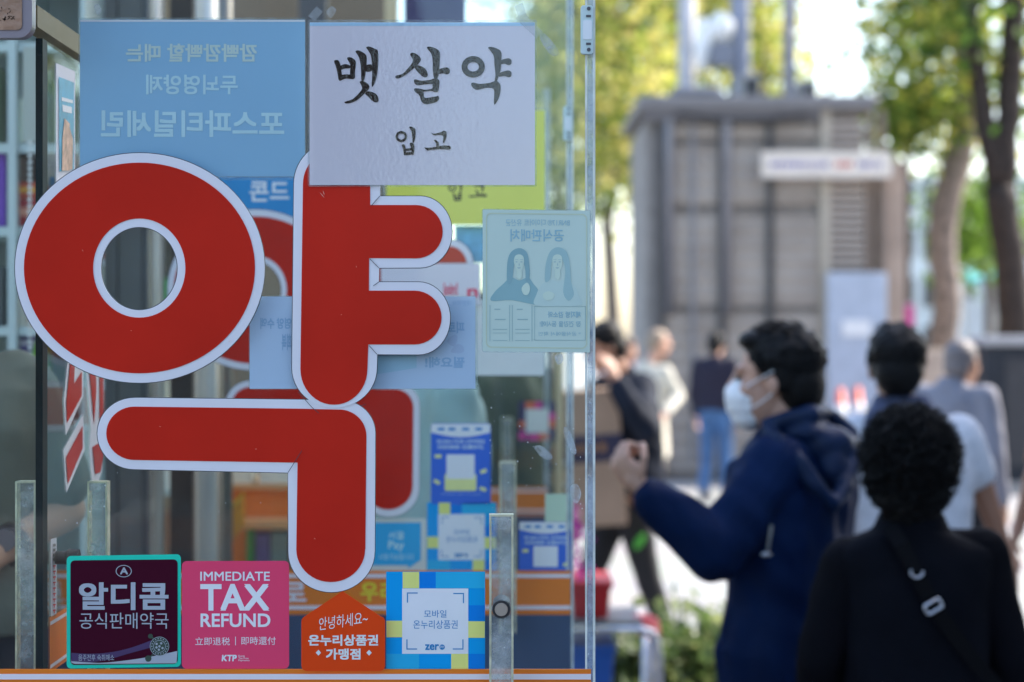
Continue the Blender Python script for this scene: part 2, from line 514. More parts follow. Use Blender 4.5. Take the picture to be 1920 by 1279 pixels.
M_smudge = glass_mat('glass_smudge', (.96, .97, .97), 1.0, .30, .1, .4, 90., (.72, .76, .78), 30.)
for q in ([(1056, 806), (1064, 802), (1074, 822), (1081, 846), (1076, 852), (1066, 838)], [(1002, 838), (1014, 836), (1030, 848), (1036, 858), (1026, 862), (1010, 852)], [(1070, 912), (1082, 908), (1090, 926), (1082, 944), (1072, 936)],
          [(1012, 70), (1022, 64), (1048, 96), (1040, 106), (1026, 96)], [(612, 22), (622, 12), (630, 20), (620, 34)], [(1040, 668), (1052, 662), (1056, 676), (1046, 684)], [(176, 12), (184, 8), (190, 20), (182, 28)]):
    link('smudge', plate([spline(q, 4)], D0 - .0006, .0002), M_smudge, panel)
r5 = random.Random(11); fk = MB()
for i in range(60):
    x, y = (r5.uniform(905, 1092), r5.uniform(670, 955)) if i < 44 else (r5.uniform(110, 540), r5.uniform(885, 1035))
    q = r5.uniform(.5, 1.3); plate([[(x - q, y), (x, y - q * r5.uniform(.5, 2)), (x + q, y + q * .4), (x, y + q)]], D0 - .0012, .0002, fk)
link('dust_fleck', fk, mat('pale_fleck', (.75, .78, .78), .7), panel)['kind'] = 'stuff'


# ------------------------------------------------------------------ the big letter sign
def make_letter():
    o = thing('letter_sign', 'big red Korean letter sign with white border on the front glass', 'sign', P(440, 1110, D0), 'red letter signs')
    TB, TF = .0075, .0009
    yb = D0 - TB                         # front of white boards

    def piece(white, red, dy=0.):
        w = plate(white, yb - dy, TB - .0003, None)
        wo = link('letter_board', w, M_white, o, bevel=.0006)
        link('shade_outline', plate([offs(white[0], 1.3)] + [offs(q, -1.3) for q in white[1:]], yb - dy + .0035, .003), M_edge, wo)  # slightly larger dark plate stands in for shading around the board
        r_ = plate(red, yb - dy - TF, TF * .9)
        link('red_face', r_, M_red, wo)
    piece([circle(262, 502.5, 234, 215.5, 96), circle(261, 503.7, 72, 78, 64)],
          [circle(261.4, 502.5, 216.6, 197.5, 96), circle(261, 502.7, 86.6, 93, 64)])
    w = ([(551, 345)] + arc(631, 345, 80, 80, 180, 270, 14)[1:] + [(660, 265), (713, 330), (712.6, 368)] + arc(788, 435, 59.5, 67, -90, 90, 20)
         + [(710.5, 502.4), (710, 529)] + arc(785, 597, 59, 68, -90, 90, 20) + [(707.3, 664.6)] + arc(627, 690, 79.5, 75, 0, 180, 24))
    r = ([(568, 345)] + arc(631, 345, 63, 64, 180, 270, 14)[1:] + [(660, 281), (694, 330), (694, 384.5)] + arc(780, 434.5, 50, 50, -90, 90, 18)
         + [(692, 484), (691.7, 545)] + arc(777, 595.5, 51, 50.5, -90, 90, 18) + [(690.5, 646)] + [(689, 690)] + arc(626, 692, 62.8, 67, 0, 180, 22))
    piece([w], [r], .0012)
    w = (arc(252, 813, 69.5, 67, 90, 270, 22) + [(563, 749.5), (636, 751)] + arc(640, 813, 63.5, 62, -88, 0, 12) + [(702.5, 1035)]
         + arc(621.5, 1035, 80.8, 75.5, 0, 180, 24) + [(540, 886.5)])
    r = (arc(252, 812.5, 52.8, 50, 90, 270, 20) + [(563, 766.5), (632, 768)] + arc(636, 818, 51, 50, -88, 0, 12) + [(685, 1030)]
         + arc(620, 1030, 64.5, 61.5, 0, 180, 22) + [(557.8, 867.5)])
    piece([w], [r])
    # hairline cuts in the white border
    ln = MB()
    for a_, b_ in (((712, 368), (696, 386)), ((710, 502), (693, 485)), ((710, 529), (700, 536)), ((706.5, 664), (692, 648)), ((540, 886), (566, 845)), ((559, 735), (585, 764)), ((585, 764), (598, 775)), ((676, 761), (686, 758))):
        d = Vector((b_[0] - a_[0], b_[1] - a_[1])).normalized(); nx, ny = -d.y * .55, d.x * .55
        plate([[(a_[0] + nx, a_[1] + ny), (b_[0] + nx, b_[1] + ny), (b_[0] - nx, b_[1] - ny), (a_[0] - nx, a_[1] - ny)]], yb - .0032, .0004, ln)
    link('cut_line', ln, M_edge, o)
    sc = MB()
    for x, y, a_, q in ((604, 366, 50, 8), (607, 362, 70, 5), (246, 620, 20, 1.5), (430, 640, -40, 3), (668, 500, 80, 2), (590, 1010, 30, 2), (300, 800, 10, 2), (155, 470, 60, 2.2), (640, 590, -20, 1.6), (480, 842, 0, 2)):
        c0, s0 = math.cos(R(a_)), math.sin(R(a_)); plate([[(x - c0 * q, y - s0 * q), (x - s0 * .5, y + c0 * .5), (x + c0 * q, y + s0 * q), (x + s0 * .5, y - c0 * .5)]], yb - TF - .0016, .0002, sc)
    link('scratch', sc, mat('pale_scratch', A(190, 150, 150), .6), o)
    return o


letter = make_letter()
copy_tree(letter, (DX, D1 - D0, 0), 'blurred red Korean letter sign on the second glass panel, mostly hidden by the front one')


# ------------------------------------------------------------------ sheets and stickers
def sheet(name, label, cat, box, Y, paper, pbox=None, film=True, lam=True, r=3, sk=0., group=None):
    x0, y0, x1, y1 = box
    o = thing(name, label, cat, P((x0 + x1) / 2, y1, Y), group)
    pb = pbox or box
    link('paper', plate([rrect(*pb, 1.5, 3, sk)], Y, .0004), paper, o)
    if lam:
        link('laminate_border', plate([rrect(x0, y0, x1, y1, r, 5, sk), rrect(pb[0] + .4, pb[1] + .4, pb[2] - .4, pb[3] - .4, 1.5, 3, sk)], Y - .0002, .0006), M_filmclear, o)
    if film:
        link('laminate', plate([rrect(pb[0], pb[1], pb[2], pb[3], 1, 3, sk)], Y - .0016, .0002), M_film, o)
    return o


def brush_glyphs():
    z = lambda pts: spline([(560 + x / 4.174, 40 + y / 4.174) for x, y in pts], 4)
    zc = lambda cx, cy, rx, ry: circle(560 + cx / 4.174, 40 + cy / 4.174, rx / 4.174, ry / 4.174, 40)
    big = [
        [(277, 315), (288, 303), (308, 305), (322, 325), (330, 360), (338, 420), (335, 455), (325, 466), (312, 455), (303, 400), (290, 350)],
        [(378, 290), (395, 280), (425, 290), (445, 312), (447, 340), (440, 400), (440, 440), (425, 452), (408, 445), (402, 400), (405, 350), (395, 320)],
        [(320, 355), (360, 335), (400, 345), (405, 365), (360, 370), (325, 380)],
        [(325, 425), (370, 415), (415, 420), (435, 440), (420, 452), (370, 448), (325, 462)],
        [(445, 235), (470, 228), (505, 245), (530, 270), (532, 330), (525, 400), (512, 460), (500, 475), (490, 455), (488, 380), (480, 310), (462, 265)],
        [(525, 345), (575, 340), (575, 385), (525, 392)],
        [(528, 205), (550, 197), (590, 212), (620, 235), (622, 330), (612, 420), (595, 480), (578, 512), (571, 500), (575, 430), (572, 330), (565, 270), (545, 230)],
        [(478, 475), (495, 466), (530, 480), (552, 505), (548, 530), (510, 570), (460, 615), (410, 638), (370, 643), (358, 633), (375, 625), (420, 610), (465, 570), (495, 530), (490, 500)],
        [(520, 565), (545, 548), (590, 560), (618, 585), (625, 620), (608, 635), (580, 625), (550, 595)],
        [(872, 258), (888, 245), (920, 255), (948, 280), (955, 305), (930, 340), (880, 385), (820, 430), (775, 447), (756, 438), (765, 425), (810, 412), (850, 375), (885, 330), (893, 300), (880, 275)],
        [(905, 355), (935, 345), (975, 360), (1000, 385), (1010, 420), (995, 438), (965, 428), (930, 395)],
        [(1003, 208), (1025, 198), (1070, 212), (1103, 238), (1105, 300), (1100, 380), (1092, 430), (1075, 460), (1058, 440), (1050, 380), (1048, 300), (1035, 250)],
        [(1095, 380), (1130, 365), (1165, 362), (1183, 380), (1180, 405), (1160, 415), (1130, 408), (1095, 410)],
        [(902, 462), (915, 455), (960, 465), (1030, 458), (1070, 445), (1098, 460), (1102, 490), (1090, 520), (1060, 505), (1040, 490), (980, 495), (930, 500), (908, 485)],
        [(1050, 490), (1098, 480), (1092, 545), (1070, 555), (1040, 545), (975, 552), (945, 570), (915, 555), (903, 530), (930, 525), (990, 535), (1045, 525)],
        [(925, 545), (975, 555), (980, 590), (1000, 600), (1060, 590), (1090, 585), (1100, 605), (1080, 630), (1030, 645), (990, 648), (960, 625), (950, 590)],
        [(1484, 208), (1505, 200), (1550, 212), (1585, 240), (1587, 300), (1580, 380), (1565, 430), (1550, 470), (1535, 460), (1540, 420), (1532, 340), (1528, 280), (1512, 245)],
        [(1575, 310), (1610, 295), (1645, 290), (1665, 305), (1662, 335), (1640, 342), (1610, 332), (1575, 335)],
        [(1575, 405), (1610, 390), (1645, 385), (1665, 400), (1662, 430), (1640, 437), (1610, 428), (1565, 432)],
        [(1350, 490), (1365, 480), (1420, 490), (1500, 480), (1545, 465), (1575, 490), (1580, 530), (1570, 590), (1550, 630), (1535, 652), (1528, 640), (1530, 580), (1525, 530), (1480, 520), (1430, 530), (1390, 535), (1360, 515)]]
    small = [
        [(865, 828), (880, 824), (905, 838), (914, 855), (912, 910), (900, 950), (892, 945), (888, 900), (882, 860)],
        [(806, 972), (815, 963), (830, 968), (838, 1000), (838, 1040), (828, 1048), (820, 1020), (815, 990)],
        [(870, 958), (885, 950), (902, 962), (905, 1000), (900, 1040), (888, 1042), (882, 1000)],
        [(830, 1000), (885, 992), (885, 1008), (830, 1014)], [(828, 1030), (890, 1020), (892, 1040), (830, 1047)],
        [(1037, 872), (1060, 880), (1110, 868), (1135, 857), (1157, 868), (1155, 910), (1140, 948), (1128, 945), (1132, 900), (1100, 888), (1060, 893)],
        [(1058, 930), (1075, 930), (1095, 950), (1095, 985), (1078, 985), (1075, 955)],
        [(983, 985), (1000, 990), (1060, 985), (1130, 972), (1180, 975), (1190, 990), (1180, 1003), (1120, 1000), (1040, 1005), (1005, 1010)]]
    B = [[z(p)] for p in big] + [[zc(1366, 356, 91, 84), zc(1366, 356, 45, 37)]]
    Sm = [[z(p)] for p in small] + [[zc(803, 902, 45, 43), zc(803, 902, 27, 24)]]
    return B, Sm


BIG, SMALL = brush_glyphs()
YS = D0 - .0118
sh = sheet('notice_sheet', 'white laminated notice with brush-style Korean letters, taped over the red letter', 'sign', (577, 37, 1006.5, 350), YS, M_paper, (580.5, 42, 1003, 347))
link('blue_edge', plate([rect(581, 42.5, 1002.5, 48.5)], YS - .0003, .0002), mat('sky_blue_paper', A(128, 172, 214), .5), sh)
tm = MB()
for i, lp in enumerate(BIG + SMALL): plate(lp, YS - .0006 - i * .00002, .00015, tm)
link('lettering', tm, M_black, sh)
M_tape = glass_mat('clear_tape', (.95, .96, .96), 1.3, .14, .2, .5, 80.)
for q in ([(545 + 33, 30), (560 + 33, 12), (572 + 33, 22), (557 + 33, 40)], [(966, 35), (980, 20), (1018, 60), (1006, 72)], [(965, 12), (980, 5), (990, 36), (975, 42)]):
    link('tape', plate([q], YS - .0022, .0001), M_tape, sh)

YI = D0 + .0075                 # just behind the front pane
M_blue1 = mat('pale_blue_sheet', A(110, 150, 196), .5, .3, var=.04, scale=2)
sh = sheet('poster_sheet', 'pale blue laminated sheet with mirrored Korean text, above the round red letter', 'poster', (147, 33, 574, 338), YI, M_blue1, (150, 37, 572, 331), film=False)
tm = MB()
text(tm, '깜빡깜빡할 때는', 236, 82, 482, 116, YI - .0004, .03, True)
link('lettering', tm, mat('grey_print', A(152, 172, 188), .5), sh)
tm = MB()
text(tm, '두뇌영양제', 274, 140, 446, 177, YI - .0004, .025, True)
text(tm, '포스파티딜세린', 189, 207, 533, 257, YI - .0004, .03, True)
link('lettering', tm, mat('pale_print', A(146, 178, 208), .5), sh)
link('white_edge', plate([rect(150.5, 37.5, 571.5, 41)], YI - .0003, .0002), M_paper, sh)

M_pale = mat('white_blue_sheet', A(146, 168, 216), .5, .3, var=.04, scale=3)
sh = sheet('notice_sheet', 'white bluish sheet behind the red letter stem, with mirrored blue print', 'poster', (466, 554, 896, 731), YI + .002, M_pale, (468, 556, 891.5, 729), film=False)
tm = MB()
text(tm, '피로', 838, 603, 871, 625, YI + .0016, .04, True)
text(tm, '필요해!', 797, 669, 871, 690, YI + .0016, .04, True)
text(tm, '영양 수액', 488, 596, 546, 617, YI + .0016, .04, True)
text(tm, '회복', 528, 626, 546, 657, YI + .0016, .04, True)
text(tm, '대한약사', 848, 563, 884, 573, YI + .0016, .0, True)
link('lettering', tm, mat('faded_blue_print', A(118, 150, 200), .5), sh)
link('picture', plate([[(706, 668), (781, 664), (781, 690), (706, 702)]], YI + .0016, .0002), mat('faded_blue_picture', A(128, 164, 206), .5), sh)
ar = MB()
for q in ([(838, 640), (850, 628), (858, 632), (852, 650)], [(845, 660), (858, 645), (870, 652), (866, 662)]):
    plate([spline(q, 3)], YI + .0016, .0002, ar)
link('drawing', ar, mat('faded_line', A(138, 158, 204), .5), sh)

M_sage = mat('faded_sage_sheet', A(146, 172, 182), .4, .4, var=.05, scale=5)
YB = D0 - .0042
sh = sheet('poster_sheet', 'faded pale green laminated sheet with mirrored text and two women, beside the right glass edge', 'poster', (903, 392, 1108, 662), YB, M_sage, (905, 394, 1106, 660), film=False, r=6, sk=.012)
tm = MB()
text(tm, 'BNR17® 다이어트 유산균', 948, 411, 1068, 424, YB - .0004, .0, True)
text(tm, '공식판매처', 957, 430, 1057, 453, YB - .0004, .02, True)
text(tm, '체지방 감소와', 1027, 584, 1089, 596, YB - .0004, .02, True)
text(tm, '장 건강을 동시에!', 1012, 602, 1089, 613, YB - .0004, .01, True)
text(tm, '* 공식몰에서 확인', 1010, 622, 1089, 630, YB - .0004, 0, True)
link('lettering', tm, mat('sage_blue_print', A(108, 150, 178), .5), sh)
def portrait(cx, torso, hair_pts, cm, ch):
    a = MB(); plate([spline(torso, 4)], YB - .0004 - (.0001 if cx > 1000 else 0), .0001, a); link('picture', a, cm, sh)
    a = MB(); plate([spline(hair_pts, 4)], YB - .0007, .0002, a); link('picture', a, ch, sh)
    a = MB(); plate([spline([(cx - 9.5, 490), (cx - 7, 480), (cx + 1, 477), (cx + 8, 481), (cx + 9.5, 492), (cx + 7, 503), (cx + 1, 509.5), (cx - 6, 503)], 4)], YB - .0010, .0002, a)
    plate([[(cx - 4, 505), (cx + 5, 505), (cx + 6, 519), (cx + 1, 525), (cx - 5, 519)]], YB - .0009, .0001, a); link('picture', a, mat('faded_skin', A(150, 176, 182), .5), sh)
    a = MB()
    for dx in (-4.6, 4.6): plate([spline([(cx + dx - 2.4, 491), (cx + dx, 490), (cx + dx + 2.4, 491), (cx + dx, 492.4)], 3)], YB - .0013, .0001, a); plate([rect(cx + dx - 3, 486.4, cx + dx + 3, 487.3)], YB - .0013, .0001, a)
    plate([spline([(cx - 3.5, 502), (cx, 501.2), (cx + 3.5, 502), (cx, 503.8)], 3)], YB - .0013, .0001, a); plate([[(cx + .4, 492), (cx + 1.6, 498), (cx - .6, 498)]], YB - .0013, .0001, a)
    link('picture', a, mat('faded_feature', A(122, 154, 170), .5), sh)


portrait(973, [(921, 564), (927, 548), (944, 532), (958, 520), (974, 526), (990, 520), (1000, 532), (1010, 546), (1015, 572), (960, 563)], [(951, 530), (951, 495), (956, 476), (966, 467), (978, 466), (988, 474), (992, 492), (993, 520), (986, 528), (984, 500), (974, 482), (964, 498), (960, 528)], mat('faded_dark_figure', A(104, 143, 162), .5), mat('faded_dark_hair', A(100, 138, 158), .5))
portrait(1045, [(1003, 572), (1006, 552), (1014, 536), (1030, 524), (1046, 528), (1062, 524), (1078, 538), (1086, 556), (1090, 572), (1046, 574)], [(1022, 528), (1023, 498), (1029, 476), (1038, 466), (1050, 464), (1062, 472), (1068, 492), (1071, 530), (1076, 552), (1066, 564), (1056, 548), (1060, 512), (1056, 490), (1044, 480), (1034, 494), (1032, 522)], mat('faded_pale_figure', A(142, 170, 182), .5), mat('faded_mid_figure', A(118, 153, 170), .5))
a_ = MB(); plate([spline([(978, 540), (988, 530), (994, 540), (990, 552), (982, 552)], 3)], YB - .0009, .0002, a_); plate([spline([(1018, 552), (1028, 546), (1040, 552), (1034, 562), (1022, 562)], 3)], YB - .00095, .0002, a_); link('picture', a_, MATS['faded_skin'], sh)
bx = MB()
for q in (rect(918, 572, 956, 640), rect(960, 572, 998, 640)):
    x0, y0 = q[0]; x1, y1 = q[2]
    for a_ in (rect(x0, y0, x0 + 1.2, y1), rect(x1 - 1.2, y0, x1, y1), rect(x0 + 6, y0 + 45, x1 - 5, y0 + 46.2), rect(x0 + 6, y0 + 52, x1 - 5, y0 + 53), rect(x0 + 6, y0 + 66, x1 - 5, y0 + 67), rect(x0 + 9, y0 + 7, x0 + 20, y0 + 9), rect(x0 + 10, y0 + 26, x1 - 8, y0 + 28)):
        plate([a_], YB - .0004, .0002, bx)
for a_ in (rect(1002, 574, 1098, 575), rect(1002, 574, 1003, 638), rect(1097, 574, 1098, 638), rect(1002, 637.5, 1098, 638.5)): plate([a_], YB - .0004, .0002, bx)
link('drawing', bx, mat('sage_line', A(116, 150, 166), .5), sh)
yl = MB()
plate([rrect(911, 400, 1101, 653, 10, 6, .012), rrect(913, 402, 1099, 651, 9, 6, .012)], YB - .0004, .0002, yl)
link('glue_line', yl, mat('yellowed_glue', A(146, 166, 160), .5), sh)

# stickers along the foot
YT = D0 - .0007
def sticker(label, box, m, r=8, sk=0., loops=None, Y=YT, cat='sticker', name='sticker', pname='sheet'):
    o = thing(name, label, cat, P((box[0] + box[2]) / 2, box[3], Y))
    link(pname, plate(loops or [rrect(*box, r, 6, sk)], Y, .0005), m, o)
    return o


st = sticker('dark maroon square sticker with a turquoise rim and pale Korean letters', (125, 1041, 339, 1252), mat('turquoise_rim', A(12, 168, 160), .35, var=.25, scale=3), 8, -.016)
link('maroon_face', plate([rrect(132, 1050, 333, 1246, 8, 6, -.01)], YT - .0006, .0005), mat('maroon_print', A(46, 5, 30), .4, .06, var=.06), st)
M_silver = mat('grey_blue_print', A(128, 142, 168), .4)
tm = MB(); Y_ = YT - .0016
text(tm, '알디콤', 148, 1092, 316, 1144, Y_, .035)
text(tm, '공식판매약국', 149, 1149, 316, 1179, Y_, .0)
text(tm, '음주전후 숙취해소', 147, 1227, 214, 1239, Y_, -.0)
text(tm, 'A', 225, 1064, 240, 1077, Y_, .03)
plate([circle(232, 1071, 15, 11.5, 40), circle(232, 1071, 13.6, 10.2, 40)], Y_, .0001, tm)
link('lettering', tm, M_silver, st)
wv = MB(); plate([[(133.5, 1236)] + [(133.5 + 199 * t, 1240 + 6 * math.sin(t * 2.2) - 34 * max(0, t - .25) ** 1.2) for t in np.linspace(0, 1, 20)] + [(331, 1243), (325, 1244), (141, 1245), (134, 1243)]], YT - .0011, .0002, wv)
link('wave', wv, M_silver, st)
wv = MB(); plate([[(133.5, 1224)] + [(133.5 + 150 * t, 1224 + 5 * math.sin(t * 3) - 24 * t ** 2) for t in np.linspace(0, 1, 16)] + [(284, 1214), (240, 1226), (200, 1238), (170, 1242), (133.5, 1240)]], YT - .0009, .0001, wv)
link('wave', wv, mat('violet_print', A(52, 40, 84), .4), st)
gl = MB(); plate([circle(299, 1212, 18, 18, 40)], YT - .0014, .0002, gl); plate([circle(282, 1193, 4.5, 4.5, 16)], YT - .0014, .0002, gl); plate([circle(278, 1235, 6, 6, 16)], YT - .0014, .0002, gl)
plate([[(283, 1195), (285, 1193), (294, 1202), (292, 1204)]], YT - .0013, .0001, gl); plate([[(280, 1232), (281, 1234), (290, 1226), (288, 1224)]], YT - .0013, .0001, gl)
link('badge', gl, mat('dark_green_print', A(38, 58, 54), .4), st)
gl = MB(); plate([circle(299, 1212, 18, 18, 40), circle(299, 1212, 17.2, 17.2, 40)], YT - .0017, .0001, gl); plate([circle(299, 1212, 11.6, 11.6, 30), circle(299, 1212, 10.8, 10.8, 30)], YT - .0017, .0001, gl)
for a_, r_ in ((0, 0), (30, 6.5), (100, 6.5), (160, 6), (220, 7), (300, 6.5)): plate([circle(299 + r_ * math.cos(R(a_)), 1212 + r_ * math.sin(R(a_)), 2.2, 2.2, 10)], YT - .0017, .0001, gl)
for a_ in range(0, 360, 20): plate([circle(299 + 14.4 * math.cos(R(a_)), 1212 + 14.4 * math.sin(R(a_)), 1.1, 1.1, 6)], YT - .0017, .0001, gl)
link('badge_print', gl, M_silver, st)

st = sticker('pink square tax refund sticker with white capital letters', (341, 1052, 542, 1254), mat('pink_print', A(184, 56, 98), .35, .12, var=.04), 9, -.002, Y=YT - .0009)
tm = MB(); Y_ = YT - .0012
text(tm, 'IMMEDIATE', 375.5, 1072, 506, 1089, Y_, .015)
text(tm, 'TAX', 375.5, 1095, 505, 1145, Y_, .03)
text(tm, 'REFUND', 376, 1150.5, 507, 1176, Y_, .025)
text(tm, '立即退税', 366, 1195, 431, 1210, Y_, -.0)
text(tm, '即時還付', 452, 1194, 517, 1209, Y_, -.0)
plate([rect(441, 1194, 442.2, 1210)], Y_, .0001, tm)
text(tm, 'KTP', 415.5, 1228, 444, 1240, Y_, .04, shear=.1)
text(tm, 'Korea', 447, 1228, 459, 1232, Y_, 0); text(tm, 'Tax Free', 447, 1232.4, 466, 1236, Y_, 0); text(tm, 'Payments', 447, 1236.6, 468, 1240.8, Y_, 0)
link('lettering', tm, mat('pinkish_white_print', A(196, 196, 222), .4), st)

Y_ = D0 - .0095
hs = [(643, 1108)] + arc(640, 1113, 6, 5, -60, -30, 2) + [(714, 1156)] + arc(714, 1166, 8, 10, -60, 0, 4) + arc(712, 1248, 10, 10, 0, 90, 5) + arc(575, 1248, 10, 10, 90, 180, 5) + arc(573, 1166, 8, 10, 180, 240, 4)
st = sticker('orange red house-shaped sticker with white Korean letters', (565, 1108, 722, 1258), mat('orange_red_print', A(200, 56, 18), .35, .12, var=.05), loops=[hs], Y=Y_)
tm = MB()
text(tm, '안녕하세요~', 598, 1152, 690, 1176, Y_ - .0004, -.012, shear=.25, rot=-8)
text(tm, '온누리상품권', 578, 1190, 709, 1211, Y_ - .0004, .04)
text(tm, '가맹점', 611, 1216, 676, 1237, Y_ - .0004, .04)
for cx in (597, 692): plate([[(cx - 5, 1224), (cx, 1218.5), (cx + 5, 1224), (cx, 1229.5)]], Y_ - .0004, .0001, tm)
link('lettering', tm, mat('warm_white_print', A(218, 200, 206), .4), st)


def pay_sticker():
    st = sticker('blue and yellow checked square payment sticker, right of the orange house sticker', (724, 1072, 909.5, 1257.5), mat('bright_blue_print', A(6, 128, 206), .35, .12, var=.03), 1)
    st['group'] = 'blue checked payment stickers'
    q = MB()
    for b_ in (rect(785, 1072.5, 847, 1103), rect(724.5, 1165, 756, 1195), rect(848, 1226, 909, 1257), rect(878, 1135, 909, 1164)): plate([b_], YT - .0002, .0001, q)
    link('deep_blue_squares', q, mat('deep_blue_print', A(4, 104, 200), .35, .12), st)
    q = MB()
    for b_ in (rect(817, 1073, 909, 1103), rect(724.5, 1226, 786, 1257)): plate([b_], YT - .0003, .0001, q)
    link('cyan_squares', q, mat('cyan_print', A(16, 142, 202), .35), st)
    q = MB()
    for b_ in (rect(755, 1072.5, 786, 1103), rect(724.5, 1164, 755, 1195), rect(878, 1165, 909, 1196), rect(846, 1226, 878, 1257)): plate([b_], YT - .0004, .0001, q)
    link('yellow_squares', q, mat('pale_yellow_print', A(198, 206, 118), .35), st)
    link('white_square', plate([rect(754, 1103.5, 878, 1226)], YT - .0006, .0002), mat('sticker_white', A(178, 190, 220), .35), st)
    tm = MB(); Y_ = YT - .0009
    text(tm, '모바일', 795, 1144, 837, 1158, Y_, .0)
    text(tm, '온누리상품권', 775, 1163, 858, 1179, Y_, .0)
    text(tm, 'zer', 797, 1208, 823, 1219, Y_, .03)
    for x, y, sx, sy in ((763, 1111, 1, 1), (870, 1112, -1, 1), (762, 1218, 1, -1), (869, 1218, -1, -1)):
        plate([rect(min(x, x + 20 * sx), min(y, y + 2 * sy), max(x, x + 20 * sx), max(y, y + 2 * sy))], Y_, .0001, tm)
        plate([rect(min(x, x + 2 * sx), min(y + 2.2 * sy, y + 19 * sy), max(x, x + 2 * sx), max(y + 2.2 * sy, y + 19 * sy))], Y_, .0001, tm)
    plate([circle(829, 1213.5, 5, 5, 20)], Y_, .0001, tm)
    link('lettering', tm, mat('blue_letter_print', A(14, 104, 170), .4), st)
    t2 = MB(); text(t2, 'pay', 825.5, 1211, 832.5, 1216, Y_ - .0002, .0); link('pay_mark', t2, MATS['sticker_white'], st)
    return st


ps = pay_sticker()
copy_tree(ps, (DX, D1 - D0, 0), 'blurred blue and yellow checked sticker on the second panel, behind the handle bar')

# --- things on the second panel
Y2 = D1 - .001
M_yel = mat('yellow_sheet', A(206, 184, 84), .5, .3, var=.05)
sh = sheet('notice_sheet', 'yellow laminated sheet with black Korean letters on the second glass panel', 'sign', (716, 203, 1027, 424), Y2 - .012, M_yel, (724, 207, 1022, 421), film=False)
tm = MB()
for lp in SMALL:
    plate([[(840 + (x - 741) * .70, 338 + (y - 237) * .72) for x, y in q] for q in lp], Y2 - .0126, .0002, tm)
link('lettering', tm, M_black, sh)
sh = sheet('poster_sheet', 'saturated blue sheet with white Korean letters, right of the round red letter', 'poster', (405, 330, 556, 424), Y2, mat('strong_blue_print', A(26, 112, 178), .5), (407, 331, 554, 420), film=False)
tm = MB(); text(tm, '콘드', 468, 340, 542, 378, Y2 - .0004, .03); link('lettering', tm, mat('white_letter_print', A(186, 200, 214), .5), sh)
sh = sheet('notice_sheet', 'white sheet with red print behind the red letter arms', 'sign', (712, 492, 903, 574), Y2 - .012, M_paper, (714, 494, 900, 572), film=False)
tm = MB(); text(tm, 'Join!', 830, 530, 858, 560, Y2 - .0126, .03); text(tm, 'n', 876, 541, 896, 558, Y2 - .0126, .03); link('lettering', tm, mat('crimson_print', A(178, 40, 90), .5), sh)
sh = sheet('blank_sheet', 'blank white paper below the faded green sheet, on the second panel', 'paper', (886, 560, 1022, 706), Y2, mat('thin_white_paper', A(186, 198, 204), .5), (888, 562, 1020, 704), film=False)
sh = sheet('poster_sheet', 'small blue picture sheet showing between the red arm and the faded green sheet', 'poster', (852, 422, 936, 494), Y2, mat('sea_blue_print', A(74, 140, 186), .5, var=.5, scale=20), (854, 424, 934, 492), film=False)
sh = sheet('blank_sheet', 'pale mint paper rectangle at the right end of the second panel', 'paper', (1020, 924, 1074, 982), Y2, mat('mint_paper', A(150, 178, 174), .5), (1022, 926, 1072, 980), film=False, lam=False)

def coupon(label, x0, y0, x1, y1, low):
    w, h = x1 - x0, y1 - y0
    X = lambda u: x0 + u * w
    Yv = lambda v: y0 + v * w
    st = sticker(label, (x0, y0, x1, y1), mat('royal_blue_print', A(36, 84, 190), .4, var=.1, scale=5), w * .05, Y=Y2)
    st['group'] = 'royal blue scan stickers'
    hd = MB(); plate([[(X(.01), Yv(.01)), (X(.99), Yv(.01)), (X(.99), Yv(.15))] + [(X(1 - t), Yv(.15 + .08 * math.sin(math.pi * t))) for t in np.linspace(0, 1, 10)]], Y2 - .0004, .0002, hd)
    wq = (X(.26), Yv(.52), X(.73), Yv(.93)) if not low else (X(.27), Yv(.46), X(.73), Yv(.85))
    plate([rrect(*wq, 2)], Y2 - .0008, .0002, hd)
    link('white_area', hd, MATS['sticker_white'], st)
    tm = MB()
    text(tm, 'SCAN FOR OFFERS', X(.1), Yv(.27), X(.9), Yv(.335), Y2 - .0004, .03)
    text(tm, '扫码领取 优惠好礼', X(.11), Yv(.36), X(.89), Yv(.43), Y2 - .0004, .03)
    if not low: text(tm, 'Present this coupon', X(.18), Yv(1.17), X(.84), Yv(1.2), Y2 - .0004, 0)
    link('lettering', tm, mat('pale_blue_letters', A(150, 176, 226), .4), st)
    lg = MB()
    for u in (.17, .35, .58, .8): plate([rrect(X(u - .06), Yv(.07), X(u + .06), Yv(.12), w * .02)], Y2 - .0007, .0002, lg)
    link('logo_mark', lg, mat('logo_blue', A(40, 110, 180), .4), st)
    cp = MB()
    for u, v, a_ in ((.1, .98, 30), (.88, .8, -20), (.87, 1.1, 20), (.12, .55, 0)):
        if low and v > .95: continue
        c, s_ = math.cos(R(a_)), math.sin(R(a_)); q = [(-.055, -.03), (.055, -.03), (.055, .03), (-.055, .03)]
        plate([[(X(u + c * a - s_ * b), Yv(v + s_ * a + c * b)) for a, b in q]], Y2 - .0004, .0002, cp)
    if not low: plate([rrect(X(.23), Yv(.85), X(.76), Yv(1.13), 3)], Y2 - .0006, .0002, cp)
    link('coupon_print', cp, mat('lime_print', A(176, 206, 140), .4, var=.15, scale=12), st)
    return st


